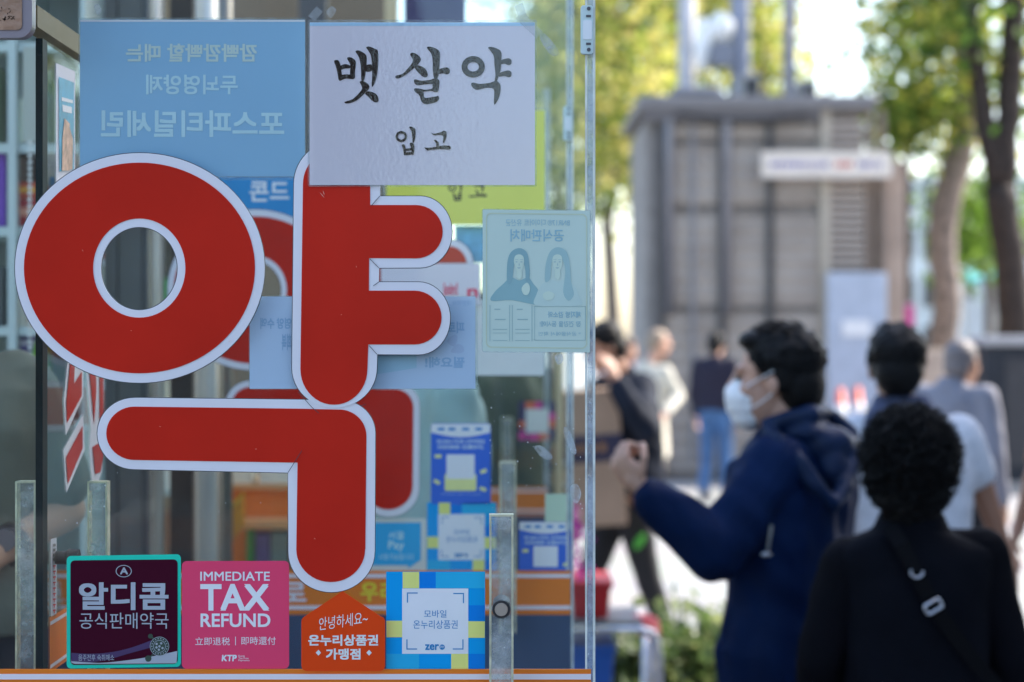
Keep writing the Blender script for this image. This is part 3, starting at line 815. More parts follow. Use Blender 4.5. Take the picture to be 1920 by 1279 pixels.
coupon('tall royal blue scan sticker above the blurred payment sticker on the second panel', 808, 794, 920, 946, False)
coupon('smaller royal blue scan sticker at the right end of the second panel', 973, 978, 1073, 1081, True)
st = sticker('sky blue sticker in a grey frame, left of the blurred payment sticker', (690, 972, 799, 1082), mat('frame_grey_print', A(160, 172, 184), .4), 3, Y=Y2)
pb = MB(); plate([[(695, 980), (789, 980), (789, 1050), (765, 1066), (765, 1060), (695, 1060)]], Y2 - .0006, .0002, pb); link('blue_face', pb, mat('sky_blue_print', A(24, 134, 196), .4), st)
tm = MB(); text(tm, '서울', 728, 996, 758, 1012, Y2 - .0009, .01); text(tm, 'Pay', 728, 1014, 758, 1034, Y2 - .0009, .02); text(tm, '사용가능합니다', 710, 1038, 776, 1050, Y2 - .0009, 0)
link('lettering', tm, mat('light_cyan_print', A(150, 196, 226), .4), st)

# --- third panel sticker
Y3 = D2 - .002
st = sticker('small navy and pink framed sticker with a white centre on the third panel', (972, 753, 1042, 826), mat('navy_print', A(34, 30, 76), .4), 2, Y=Y3)
q = MB()
for b_ in (rect(985, 754, 1004, 766), rect(1028, 788, 1041, 802), rect(1010, 812, 1030, 825), rect(973, 790, 985, 802)): plate([b_], Y3 - .0006, .0003, q)
link('orange_squares', q, mat('orange_square_print', A(206, 84, 54), .4), st)
q = MB()
for b_ in (rect(1004, 754, 1016, 766), rect(1028, 774, 1041, 788), rect(973, 810, 986, 824), rect(990, 814, 1010, 825)): plate([b_], Y3 - .0006, .0003, q)
link('pink_squares', q, mat('pink_square_print', A(176, 50, 136), .4), st)
link('white_square', plate([rect(986, 767, 1028, 812)], Y3 - .0009, .0003), mat('dull_white_print', A(172, 182, 196), .4), st)

# ------------------------------------------------------------------ engraved plate at the top left
pl = thing('metal_plaque', 'brown engraved plaque in a grey rounded frame, cut off at the top left corner', 'plaque', P(-100, 70, 2.5))
link('frame', plate([rrect(-330, -190, 60, 71, 26, 8)], 2.5, .02), mat('grey_frame', A(104, 104, 122), .35, .5, .2), pl, bevel=.002)
link('face', plate([rrect(-320, -180, 41, 56, 9, 6)], 2.498, .0015), mat('brown_metal_face', A(112, 94, 86), .4, .5, .3, var=.25, scale=25, bump=.3, bscale=60), pl)
en = MB(); rr = random.Random(3)
for i in range(70):
    x, y = rr.uniform(-60, 27), rr.gauss(26, 7)
    if x > 6: y = rr.uniform(36 - (10 - abs(x - 17)) * 2.2, 37)
    a = rr.uniform(0, 6.28); q = rr.uniform(1.5, 4.5)
    d = (math.cos(a) * q, math.sin(a) * q); nn = (-math.sin(a) * .7, math.cos(a) * .7)
    plate([[(x - d[0], y - d[1]), (x + nn[0], y + nn[1]), (x + d[0], y + d[1]), (x - nn[0], y - nn[1])]], 2.4974, .0004, en)
link('engraving', en, M_black, pl)

# ------------------------------------------------------------------ side glass door (runs away from the camera)
XS = -(960 - 80) * K * 2.68


def PS(px, py, off=0.):          # photo pixel projected on the side door plane
    Y = XS / K / (px - 960); v = P(px, py, Y); v.x += off; return v


def side_plate(mb, pts, off):
    vs = [PS(x, y, off) for x, y in pts]; k = len(vs)
    return mb.add(vs, [tuple(range(k))])


def ngon_fill(mb, pts, off):     # possibly concave outline on the side plane
    vs = [PS(x, y, off) for x, y in pts]
    from mathutils.geometry import tessellate_polygon
    tri = tessellate_polygon([[Vector((v.y, v.z, 0)) for v in vs]])
    return mb.add(vs, [tuple(t) for t in tri])


sd_ = thing('glass_door', 'glass side door with dark green edge and clear handle bars, left of the panels', 'glass door', (XS, 3.1, .25))
zt, zb = P(0, 76, 2.68).z, .26
link('pane', MB().box((XS - .004, 2.688, zb), (XS + .004, 3.075, zt)), M_glass, sd_)
link('pane_edge', MB().box((XS - .0048, 2.66, zb), (XS + .0048, 2.687, zt)), M_teal_edge, sd_)
for hx, nm in ((-.045, 'l'), (.045, 'r')):
    cx = XS + (-.028 if hx < 0 else .057); yy = 2.70 if hx < 0 else 2.76
    a_ = (cx - .0135, yy, .9); b_ = (cx + .0135, yy + .018, P(0, 903, yy).z)
    h = link('handle', MB().box(a_, b_), M_acry, sd_)
    e = MB()
    for x0, x1 in ((a_[0] - .0004, a_[0] + .0022), (b_[0] - .0022, b_[0] + .0004)): e.box((x0, yy - .0006, .9), (x1, yy + .0186, b_[2]))
    e.box((a_[0] + .0023, yy - .0006, b_[2] - .0022), (b_[0] - .0023, yy + .0186, b_[2] + .0004))
    link('handle_edge', e, M_acry_edge, h)
bo = MB(); zc_ = P(0, 1046, 2.72).z; yb_ = 2.722
bo.tube([(XS - .042, yb_, zc_), (XS - .016, yb_, zc_)], .0042, 16)
bo.tube([(XS - .016, yb_, zc_), (XS - .004, yb_, zc_)], .0085, 20, m=1)
bo.tube([(XS + .008, yb_, zc_), (XS + .022, yb_, zc_), (XS + .026, yb_, zc_), (XS + .04, yb_, zc_)], [.009, .009, .0125, .0115], 20, m=1)
link('bolt', bo, [mat('brass', (.3, .15, .03), .4, .5, .8, var=.4, scale=90), mat('dull_bolt_metal', (.06, .05, .04), .5, .3, .2, var=.4, scale=60)], sd_)
rl = MB().box((XS - .012, 2.6, zt + .006), (XS + .012, 3.9, zt + .034))
tag(link('door_rail', rl, mat('bronze_rail', A(84, 76, 52), .5, .2), loc=(XS, 2.6, zt)), 'bronze coloured rail above the side glass door', 'rail')

zz = lambda q: [(x / 3.197, 640 + y / 3.197) for x, y in q]
sl = thing('letter_sign', 'red Korean letters with white borders seen edge-on on the side glass door', 'sign', (XS, 2.9, P(0, 920, 2.85).z))
w = MB(); r_ = MB()
for q in ([(385, 100), (360, 350), (372, 565), (478, 330), (478, 100)], [(358, 650), (376, 908), (487, 650), (477, 435)],
          [(487, 60), (525, 525), (518, 575), (516, 640), (530, 832), (572, 836), (592, 780), (604, 225), (604, 60)]):
    ngon_fill(w, zz(q), .0052)
for q in ([(397, 100), (372, 360), (376, 490), (466, 325), (466, 180), (418, 255), (425, 100)], [(370, 695), (381, 855), (471, 640), (470, 508)],
          [(500, 60), (540, 500), (553, 300), (548, 60)], [(572, 60), (597, 60), (594, 700), (578, 785), (546, 796), (530, 635), (574, 605)]):
    ngon_fill(r_, zz(q), .0062)
wo = link('letter_board', w, M_white, sl); link('red_face', r_, M_red, wo)

po = thing('poster_sheet', 'narrow blue poster with white border seen edge-on at the top of the side door', 'poster', (XS, 2.82, P(0, 340, 2.8).z))
w = MB(); ngon_fill(w, [(98, 118), (134, 134), (134, 345), (98, 345)], .0052); link('paper', w, M_paper, po)
w = MB(); ngon_fill(w, [(102, 144), (131, 155), (131, 318), (103, 322)], .006); link('blue_picture', w, mat('poster_blue', A(42, 122, 168), .4, var=.3, scale=30), po)
w = MB()
for q in ([(107, 182), (128, 188), (128, 194), (107, 189)], [(108, 196), (126, 201), (126, 213), (109, 209)]): ngon_fill(w, q, .0066)
link('lettering', w, M_bandwhite, po)
w = MB()
for q in ([(112, 222), (122, 232), (122, 320), (107, 320), (108, 260)], [(122, 240), (128, 262), (127, 318), (122, 318)]): ngon_fill(w, q, .0068)
link('picture', w, mat('poster_salmon', A(168, 132, 124), .5, var=.5, scale=60), po)

lb = thing('label_strip', 'narrow white vertical label with red characters on the side door edge', 'label', (XS, 2.72, P(0, 1156, 2.72).z))
w = MB(); ngon_fill(w, [(88, 1011), (99, 1008), (99, 1154), (88, 1156)], .0052); link('paper', w, M_paper, lb)
w = MB()
for i in range(9):
    y = 1060 + i * 10.4
    ngon_fill(w, [(91, y), (96.5, y - .6), (96.5, y + 2.2), (91, y + 2.8)], .006); ngon_fill(w, [(92.8, y + 2.8), (94.4, y + 2.6), (94.4, y + 6.5), (92.8, y + 6.9)], .006)
link('lettering', w, mat('red_small_print', A(170, 50, 50), .5), lb)
w = MB()
for i in range(4): ngon_fill(w, [(91, 1020 + i * 9), (96.5, 1019.4 + i * 9), (96.5, 1024 + i * 9), (91, 1025 + i * 9)], .006)
link('lettering', w, mat('grey_small_print', A(110, 112, 120), .5), lb)

ob = thing('stripe_band', 'orange stripe with white lines on the lower side door', 'stripe', (XS, 2.8, P(0, 1255, 2.75).z))
def slant(x, ya): return 639.5 + (ya - 639.5) * (960 - x) / (960 - 86)
w = MB(); ngon_fill(w, [(86, 1158), (215, slant(215, 1158)), (215, slant(215, 1262)), (86, 1262)], .0052); link('orange_face', w, M_orange, ob)
w = MB()
for ya, yb2 in ((1166, 1173), (1247, 1254)): ngon_fill(w, [(86, ya), (215, slant(215, ya)), (215, slant(215, yb2)), (86, yb2)], .006)
link('white_stripe', w, M_bandwhite, ob)
w = MB()
for i in range(5): ngon_fill(w, [(119, 1166 + i * 16), (126, 1163 + i * 16), (126, 1172 + i * 16), (119, 1175 + i * 16)], .006)
link('lettering', w, mat('dark_red_print', A(120, 36, 34), .5), ob)

# ------------------------------------------------------------------ inside the shop
YSH = 4.3
M_shelf = mat('mint_white_shelf', (.62, .68, .64), .5, var=.05)
shf = thing('medicine_shelf', 'white open shelf of medicine boxes at the far left', 'shelf', (P(0, 0, YSH).x, YSH, .25))
for x0, x1 in ((-250, -238), (14, 30), (150, 160)): link('upright', MB().box(P(x0, -300, YSH), Vector((P(x1, 0, YSH).x, YSH + .3, .25))), M_shelf, shf)
for yy in (-120, 78, 268, 425, 612, 790, 960, 1130):
    z = P(0, yy, YSH).z; link('board', MB().box((P(-238, 0, YSH).x, YSH + .012, z), (P(14, 0, YSH).x - .001, YSH + .3, z - .02)), M_shelf, shf)
    link('board', MB().box((P(30, 0, YSH).x + .001, YSH + .012, z), (P(150, 0, YSH).x - .001, YSH + .3, z - .02)), M_shelf, shf)
link('back_board', MB().box((P(-250, 0, YSH).x, YSH + .301, P(0, -300, YSH).z), (P(160, 0, YSH).x, YSH + .32, .25)), mat('shelf_back', (.5, .55, .52), .6), shf)


def medbox(x0, x1, yt, yb, Y, col, label, dy=.12, stripe=None, group='medicine boxes on the shelves'):
    a = P(x0, yt, Y); b = P(x1, yb, Y)
    o = tag(link('medicine_box', MB().box(a, (b.x, Y + dy, b.z)), mat('box_%d_%d_%d' % col, A(*col), .45, var=.1, scale=20), loc=((a.x + b.x) / 2, Y, b.z), bevel=.0015), label, 'box', group)
    if stripe:
        h = yb - yt
        link('label_panel', MB().box(P(x0 + 2, yt + h * .3, Y - .0016), P(x1 - 2, yt + h * .62, Y - .0006)), mat('box_%d_%d_%d' % stripe, A(*stripe), .45), o)
    return o


BL = [(-30, -4, 470 - 345, 268, (110, 130, 120), 'grey green box on the top shelf, left of the white upright', (170, 180, 176)),
      (-30, 10, 285, 425, (84, 52, 150), 'violet box on the second shelf at the left picture edge', None),
      (31, 52, 292, 340, (70, 60, 56), 'dark box upper of two on the second shelf by the bead chain', None),
      (31, 70, 342, 372, (150, 60, 40), 'red and gold box in the middle of the second shelf', (176, 130, 50)),
      (31, 72, 374, 424, (126, 28, 34), 'crimson box lying lowest on the second shelf', (170, 120, 110)),
      (-20, 6, 500, 612, (60, 66, 74), 'dark grey box on the third shelf, left of the upright', None),
      (32, 50, 470, 612, (170, 172, 176), 'white box on the third shelf beside the amber one', (90, 110, 150)),
      (52, 76, 540, 612, (176, 120, 40), 'amber box on the third shelf behind the round letter', None),
      (32, 66, 628, 660, (62, 52, 116), 'purple box on the fourth shelf, upper of the pair', (150, 150, 180)),
      (32, 58, 662, 790, (56, 48, 104), 'deep purple box standing on the fourth shelf beside the green box', (120, 170, 60)),
      (60, 76, 640, 700, (96, 150, 60), 'green box above the orange one on the fourth shelf', None),
      (60, 76, 702, 790, (196, 128, 40), 'orange box low on the fourth shelf beside the deep purple one', None)]
for x0, x1, yt, yb, c, lab, stp in BL: medbox(x0, x1, yt, yb, YSH + .03, c, lab, stripe=stp)
for i in range(4):
    medbox(86 + i * 15, 98 + i * 15, 130 + (i % 2) * 22, 268, YSH + .03, [(70, 96, 84), (120, 140, 120), (54, 84, 76), (96, 120, 100)][i],
           ['dark green box, first behind the side door on the top shelf', 'sage box, second behind the side door on the top shelf', 'bottle green box, third behind the side door on the top shelf', 'moss green box nearest the blue poster on the top shelf'][i])
for i in range(4):
    medbox(34 + (i % 2) * 18, 49 + (i % 2) * 18, [110, 118, 186, 192][i], [170, 172, 267, 267][i], YSH + .03 - (.0), [(150, 168, 170), (120, 146, 150), (166, 180, 182), (132, 152, 160)][i],
           ['pale blue box high on the top shelf behind the grey panel', 'slate blue box high on the top shelf by the door edge', 'white blue box low on the top shelf behind the grey panel', 'steel blue box low on the top shelf by the door edge'][i]) if i > 1 else None
cp_ = MB().box(P(43, 88, 4.0), P(70, 266, 4.0) + Vector((0, .03, 0)))
tag(link('grey_panel', cp_, mat('light_grey_panel', A(140, 150, 158), .5), loc=P(56, 266, 4.0)), 'light grey upright panel hanging beside the dark door edge', 'panel')
bc = MB()
for i in range(36): bc.ell(P(56 + math.sin(i * .4) * .6, 270 + i * 11.6, 3.95), (.0042, .0042, .0042), None, 10, 6)
bc.tube([P(56, 262, 3.95), P(56, 690, 3.95)], .0008, 6)
tag(link('bead_chain', bc.mesh('b', True), mat('white_beads', (.8, .8, .76), .3), loc=P(56, 690, 3.95)), 'hanging chain of small white beads in front of the shelf', 'chain')

# doors, columns and products behind
def slab(name, label, cat, x0, x1, Y, m, dy=.05, y0=-250, zb=.25, bevel=.002, group=None):
    a = P(x0, y0, Y); b = P(x1, 0, Y)
    return tag(link(name, MB().box((a.x, Y, zb), (b.x, Y + dy, a.z)), m, loc=((a.x + b.x) / 2, Y, zb), bevel=bevel), label, cat, group)


M_gp = mat('blue_grey_door', A(84, 88, 98), .6, .2, 0, var=.08)
slab('door_panel', 'blue grey door panel nearest the side glass door', 'panel', 168, 219, 4.5, M_gp)
slab('door_panel', 'blue grey door panel seen through the hole of the round letter', 'panel', 222, 268, 4.5, M_gp)
slab('door_post', 'dark narrow post beside the blue grey door panels', 'post', 268.5, 277, 4.49, M_darkmetal)
slab('door_post', 'dark brown post left of the bright steel column', 'post', 318, 362, 4.7, mat('dark_brown_post', A(50, 42, 42), .5))


def column(label, px, Y, r, m):
    c = P(px, 0, Y); mb = MB().tube([(c.x, Y, .25), (c.x, Y, 3.1)], r, 24)
    return tag(link('steel_column', mb.mesh('c', True), m, loc=(c.x, Y, .25)), label, 'column', 'shiny steel columns')


column('shiny round steel column with a bright streak, left of the red letter stem', 388, 4.6, .026, mat('polished_steel', (.84, .74, .65), .28, .5, .4))
column('slim steel column above the pale blue sheet near its left end', 292, 4.7, .02, MATS['polished_steel'])
column('slim dark steel column just right of the bright streaked one', 424, 4.9, .016, mat('bronze_steel', (.3, .26, .22), .3, .5, .8))

psh = thing('product_shelf', 'narrow shelf of colourful products seen through the round letter', 'shelf', (P(295, 0, 5.0).x, 5.0, .25))
link('back_board', MB().box((P(250, 0, 5.2).x, 5.2, .25), (P(430, 0, 5.2).x, 5.22, 3.1)), mat('tan_board', A(120, 106, 92), .6), psh)
for yy in (400, 585, 760, 918, 1100): link('board', MB().box(P(272, yy, 5.0), (P(330, yy, 5.0).x, 5.198, P(0, yy + 12, 5.0).z)), M_shelf, psh)
PR = [(277, 296, 440, 480, (190, 130, 40), 'orange topped product box seen through the round hole'), (277, 298, 482, 584, (150, 158, 170), 'white product box in the round hole, left'),
      (299, 314, 446, 520, (40, 44, 48), 'black product box in the round hole'), (299, 314, 522, 584, (40, 140, 84), 'green product box in the round hole'),
      (277, 312, 660, 759, (166, 176, 184), 'white product carton under the round letter'), (277, 314, 800, 917, (186, 194, 206), 'white product carton above the maroon sticker'), (278, 300, 985, 1099, (150, 160, 180), 'pale product carton low behind the maroon sticker'), (302, 316, 960, 1099, (112, 84, 70), 'brown product carton beside the steel column')]
for x0, x1, yt, yb, c, lab in PR: medbox(x0, x1, yt, yb, 5.02, c, lab)
bw = MB().box((P(400, 0, 6.8).x, 6.8, .25), (P(735, 0, 6.8).x, 6.9, 3.3))
tag(link('back_wall', bw, mat('taupe_wall', A(104, 94, 88), .7, var=.2, scale=1.2), loc=(P(560, 0, 6.8).x, 6.8, .25)), 'taupe wall at the back of the shop', 'wall', kind=None)
slab('door_post', 'dark post behind the top of the notice gap', 'post', 560, 612, 6.3, M_darkmetal)
slab('door_post', 'cream post left of the navy hanging sign', 'post', 722, 746, 6.2, mat('cream_post', A(176, 166, 146), .5))
sg = MB().box(P(757, -60, 6.0), P(874, 150, 6.03))
sgo = tag(link('hanging_sign', sg, mat('navy_sign', A(22, 24, 82), .5), loc=P(815, 150, 6.0)), 'navy blue sign board above the white notice', 'sign')
# cabinet and counter
ct = thing('counter', 'orange shop counter with pale top, low behind the second panel', 'counter', (P(560, 0, 5.4).x, 5.4, .25))
link('front_board', MB().box((P(425, 0, 5.4).x, 5.4, .25), (P(770, 0, 5.4).x, 5.45, P(0, 918, 5.4).z)), mat('counter_orange', A(176, 98, 30), .5, var=.15, scale=5), ct)
link('counter_top', MB().box((P(420, 0, 5.4).x, 5.38, P(0, 918, 5.4).z + .001), (P(770, 0, 5.4).x, 5.8, P(0, 908, 5.4).z)), mat('counter_top', A(168, 130, 96), .4), ct)
link('ledge', MB().box((P(455, 0, 5.4).x, 5.3, P(0, 986, 5.4).z), (P(770, 0, 5.4).x, 5.399, P(0, 970, 5.4).z)), MATS['counter_top'], ct)
medbox(428, 470, 868, 907, 5.42, (176, 184, 196), 'white carton standing on the orange counter, left', group='cartons on the counter')
medbox(486, 548, 862, 907, 5.42, (186, 192, 204), 'wide white carton on the orange counter beside the red letter stem', group='cartons on the counter')
for x0, x1, yt, yb, c, lab in ((462, 476, 992, 1075, (60, 120, 56), 'green bottle-shaped box under the counter ledge'), (479, 505, 1000, 1075, (84, 70, 120), 'purple box under the counter ledge beside the green one'), (508, 540, 996, 1075, (96, 112, 116), 'grey teal box under the counter ledge by the letter'),
                               (572, 606, 870, 907, (170, 60, 60), 'red carton on the orange counter behind the letter'), (705, 742, 872, 907, (170, 150, 70), 'yellow carton on the orange counter, right end')):
    medbox(x0, x1, yt, yb, 5.32 if yb > 920 else 5.42, c, lab, .06, group='cartons on the counter')
pbd = thing('price_board', 'slanted orange price board standing at the left end of the counter', 'board', P(442, 1025, 5.22))
link('board', plate([[(427, 962), (456, 930), (459, 985), (428, 1026)]], 5.22, .012), mat('amber_board', A(200, 124, 36), .5, var=.15), pbd)
link('edge_strip', plate([[(427, 956), (456, 924), (456, 929), (427, 961)]], 5.219, .014), mat('yellow_strip', A(206, 170, 60), .5), pbd)
rk = thing('display_rack', 'dark wire rack of small packets behind the third panel', 'rack', (P(1000, 0, 6.2).x, 6.2, .25))
link('rack_post', MB().tube([(P(1040, 0, 6.2).x, 6.2, .25), (P(1040, 0, 6.2).x, 6.2, P(0, 690, 6.2).z)], .01, 8), M_darkmetal, rk)
for yy in (870, 912, 960): link('rack_shelf', MB().box(P(955, yy, 6.1), P(1060, yy + 4, 6.25)), M_darkmetal, rk)
for i, (x0, x1, yt, yb, c, lab) in enumerate(((985, 1004, 838, 869, (120, 124, 130), 'grey packet on the top tier of the wire rack'), (1008, 1030, 832, 869, (62, 60, 66), 'charcoal packet on the top tier of the wire rack'), (1034, 1056, 840, 869, (140, 110, 100), 'brown packet on the top tier of the wire rack'), (990, 1012, 882, 911, (70, 74, 80), 'slate packet on the middle tier of the wire rack'), (1016, 1050, 886, 911, (130, 126, 120), 'beige packet on the middle tier of the wire rack'))):
    medbox(x0, x1, yt, yb, 6.12, c, lab, .06, group='packets on the wire rack')
cb = thing('storage_cabinet', 'grey green storage cabinet behind the people inside the shop', 'cabinet', (P(900, 0, 6.4).x, 6.4, .25))
link('cabinet_body', MB().box((P(775, 0, 6.4).x, 6.4, .25), (P(1030, 0, 6.4).x, 6.8, P(0, 690, 6.4).z)), mat('sage_cabinet', A(112, 122, 120), .5, var=.2, scale=4), cb, bevel=.004)
for i in range(4): link('cabinet_door', MB().box((P(778 + i * 63, 0, 6.4).x, 6.388, .35), (P(838 + i * 63, 0, 6.4).x, 6.399, P(0, 700, 6.4).z)), mat('sage_door', A(104, 116, 112), .45), cb)
slab('door_post', 'cream post near the right glass edge behind the third panel', 'post', 1040, 1056, 6.0, MATS['cream_post'], y0=600)


# ------------------------------------------------------------------ people
def skin_mat(i, c): return mat('skin_%d' % i, c, .5, .4, var=.06, scale=12)


def hand(mb, w, d, nrm, side, curl, s=1., thumb=1, rf=.0088):
    """palm and five fingers: w wrist, d pointing direction, nrm palm side, side across towards the thumb"""
    d = d.normalized(); nrm = (nrm - d * nrm.dot(d)).normalized(); sd2 = d.cross(nrm) * thumb
    rot = Matrix((sd2, d, nrm)).transposed()
    mb.ell(w + d * .05 * s, (.041 * s, .052 * s, .017 * s), rot, 16, 10)
    mb.cap(w - d * .02, w + d * .03 * s, .024 * s, .026 * s)
    for i, (ln, off) in enumerate(((.92, .030), (1.05, .010), (1.0, -.011), (.78, -.031))):
        p = w + d * (.092 - abs(i - 1.2) * .004) * s + sd2 * off * s; a = 0
        for L, c in ((.043, curl * .9), (.027, curl * 1.25), (.021, curl * .9)):
            a += c; v = d * math.cos(a) + nrm * math.sin(a)
            q = p + v * L * ln * s; mb.cap(p, q, rf * s, rf * .88 * s, 8); p = q
    p = w + d * .03 * s + sd2 * .034 * s; v = (d * .7 + sd2 * .7 + nrm * .3).normalized()
    for L, bend in ((.038, 0), (.031, .35 + curl * .4), (.025, .35 + curl * .3)):
        v = (v * math.cos(bend) + (nrm * .6 - sd2 * .8).normalized() * math.sin(bend)).normalized()
        q = p + v * L * s; mb.cap(p, q, .0105 * s, .0092 * s, 8); p = q


def person(label, pos, heading, H, skin, top, bottom, hair, headyaw=None, pitch=0., J=None, lean=(0, 0), hem=.92, vox=.007, tvox=.009,
           short=False, shoes=None, hairstyle='short', curl=(.35, .35), hdir=None, seed=1., fat=1., width=1., headoff=(0, 0, 0), stride=0., sleeve=1., collar=True, coat=None, topnames='jacket', hscale=1., fold=.009):
    s = H / 1.70
    base = Vector(pos); h = R(heading)
    ex = Vector((math.cos(h), -math.sin(h), 0)); ey = Vector((math.sin(h), math.cos(h), 0)); ez = Vector((0, 0, 1))

    def L(x, y, z):
        t = max(0, (z - .9) / .55)
        return base + ex * (x + lean[0] * t) * s + ey * (y + lean[1] * t) * s + ez * z * s
    j = dict(pelvis=L(0, 0, .93), waist=L(0, 0, 1.06), chest=L(0, .01, 1.26), neck=L(0, -.015, 1.44),
             shR=L(.172 * width, -.015, 1.385), shL=L(-.172 * width, -.015, 1.385), elR=L(.225 * width, -.03, 1.11), elL=L(-.225 * width, -.03, 1.11),
             wrR=L(.235 * width, .05, .87), wrL=L(-.235 * width, .05, .87), hipR=L(.088, 0, .9), hipL=L(-.088, 0, .9),
             knR=L(.095, .02 + stride * .5, .49), knL=L(-.095, .02 - stride * .25, .49), anR=L(.10, -.02 + stride, .085), anL=L(-.10, -.02 - stride, .085),
             head=L(headoff[0], .02 + headoff[1], 1.575 + headoff[2]))
    if J: j.update(J)
    hy = R(headyaw if headyaw is not None else heading)
    hz = Matrix.Rotation(-hy, 3, 'Z') @ Matrix.Rotation(R(pitch), 3, 'X')
    HP = lambda x, y, z: j['head'] + hz @ Vector((x, y, z)) * s * hscale
    hr = lambda r: tuple(v * s * hscale for v in r)
    b = MB()
    # head with a face
    b.ell(HP(0, -.008, .035), hr((.075, .094, .09)), hz); b.ell(HP(0, .03, -.03), hr((.06, .066, .088)), hz)
    b.ell(HP(0, .066, -.09), hr((.03, .026, .022)), hz, 12, 8); b.cap(HP(0, .098, .018), HP(0, .116, -.022), .009 * s, .0135 * s, 10)
    b.ell(HP(0, .08, .03), hr((.052, .02, .013)), hz, 14, 8); b.ell(HP(0, .092, -.056), hr((.024, .010, .010)), hz, 12, 8)
    for sx in (-1, 1):
        b.ell(HP(.076 * sx, -.004, -.004), hr((.011, .019, .032)), hz @ Matrix.Rotation(.35 * sx, 3, 'Z'), 12, 8)
        b.ell(HP(.042 * sx, .06, -.022), hr((.022, .026, .022)), hz, 12, 8)
    b.cap(j['neck'] - ez * .03, HP(0, -.015, -.06), .058 * s, .052 * s)
    # torso (lean, under the clothes)
    b.loft([(j['pelvis'] - ez * .06 * s, ex * .13 * s, ey * .08 * s), (j['pelvis'], ex * .15 * s, ey * .09 * s), (j['waist'], ex * .125 * s, ey * .08 * s), (j['chest'], ex * .15 * s, ey * .09 * s),
            (j['chest'].lerp(j['neck'], .65), ex * .13 * s, ey * .07 * s), (j['neck'], ex * .05 * s, ey * .05 * s)])
    for q in 'RL':
        b.cap(j['sh' + q], j['el' + q], .046 * s, .038 * s); b.cap(j['el' + q], j['wr' + q], .040 * s, .026 * s)
        b.cap(j['neck'] - ez * .04 * s, j['sh' + q], .05 * s, .045 * s)
        b.cap(j['hip' + q], j['kn' + q], .075 * s, .05 * s); b.cap(j['kn' + q], j['an' + q], .048 * s, .034 * s)
        b.cap(j['an' + q] - ez * .03 * s, j['an' + q] + ey * .13 * s - ez * .055 * s, .035 * s, .026 * s)
        sx = 1 if q == 'R' else -1
        d = (j['wr' + q] - j['el' + q]).normalized(); nn = -ex * sx
        if hdir and q in hdir: d, nn = hdir[q][:2]
        th = 1 if ((d.cross((nn - d * nn.dot(d)).normalized())).dot(ey) > 0) else -1
        if hdir and q in hdir and len(hdir[q]) > 2: d, nn, th = hdir[q]
        hand(b, j['wr' + q] + d * .015 * s, d, nn, ex, curl[0 if q == 'R' else 1], s, th)
    root = link('person', remesh(b, vox, 2), skin, loc=base)
    tag(root, label, 'person')
    # eyes
    for sx in (-1, 1):
        e = MB().ell(HP(.031 * sx, .0905, .008), hr((.014, .008, .006)), hz, 10, 6)
        link('eye', e.mesh('e', True), mat('dark_eyes', (.02, .015, .012), .2), root)
    # clothes
    F = fat
    t = MB()
    hb = base + ez * hem * s + ex * 0; tt = max(0, (hem - .9) / .55)
    low = hem < .8
    rings = []
    if low:
        rings += [(L(0, 0, hem), ex * .2 * s * F, ey * .165 * s * F), (L(0, 0, (hem + .95) / 2), ex * .195 * s * F, ey * .155 * s * F)]
    else:
        rings += [(L(0, 0, hem), ex * .18 * s * F, ey * .13 * s * F)]
    rings += [(j['pelvis'] + ez * .03 * s, ex * .185 * s * F, ey * .135 * s * F), (j['waist'], ex * .172 * s * F, ey * .125 * s * F), (j['chest'], ex * .188 * s * F * width, ey * .13 * s * F),
              (j['chest'].lerp(j['neck'], .55), ex * .178 * s * F * width, ey * .11 * s * F), (j['chest'].lerp(j['neck'], .85), ex * .115 * s * F * width, ey * .085 * s * F), (j['neck'] + ez * .02 * s, ex * .066 * s, ey * .066 * s)]
    t.loft(rings)
    for q in 'RL':
        t.cap(j['neck'] - ez * .055 * s, j['sh' + q] - ez * .005, .062 * s, .066 * s * F)
        if short:
            t.cap(j['sh' + q], j['sh' + q]  .lerp(j['el' + q], .72), .07 * s * F, .066 * s * F)
        else:
            t.cap(j['sh' + q], j['el' + q], .069 * s * F * sleeve, .058 * s * F * sleeve)
            t.cap(j['el' + q], j['el' + q].lerp(j['wr' + q], .93), .058 * s * F * sleeve, .042 * s * F * sleeve)
    if collar:
        t.tube([j['neck'] - ez * .02 * s, j['neck'] + ez * .035 * s + ey * .01], [.075 * s, .066 * s], 20)
    link(topnames, remesh(t, tvox, 3, fold * s, 9., (1, 1, .45), seed), top, root)
    p = MB()
    p.ell(j['pelvis'] - ez * .02 * s, (.16 * s * F, .12 * s * F, .1 * s), Matrix.Rotation(-h, 3, 'Z'))
    for q in 'RL':
        p.cap(j['hip' + q], j['kn' + q], .094 * s * F, .07 * s); p.cap(j['kn' + q], j['an' + q] + ez * .01, .069 * s, .055 * s)
    link('trousers', remesh(p, tvox, 3, .007 * s, 9., (1, 1, .4), seed + 4), bottom, root)
    for q in 'RL':
        f = MB(); a = j['an' + q]; fl = (ey if abs(stride) < .3 else ey)
        f.cap(a - ez * .03 * s - fl * .02 * s, a + fl * .15 * s - ez * .05 * s, .046 * s, .036 * s)
        link('shoe', remesh(f, tvox, 2), shoes or mat('dark_shoes', (.03, .03, .032), .5), root)
    # hair
    hm = MB()
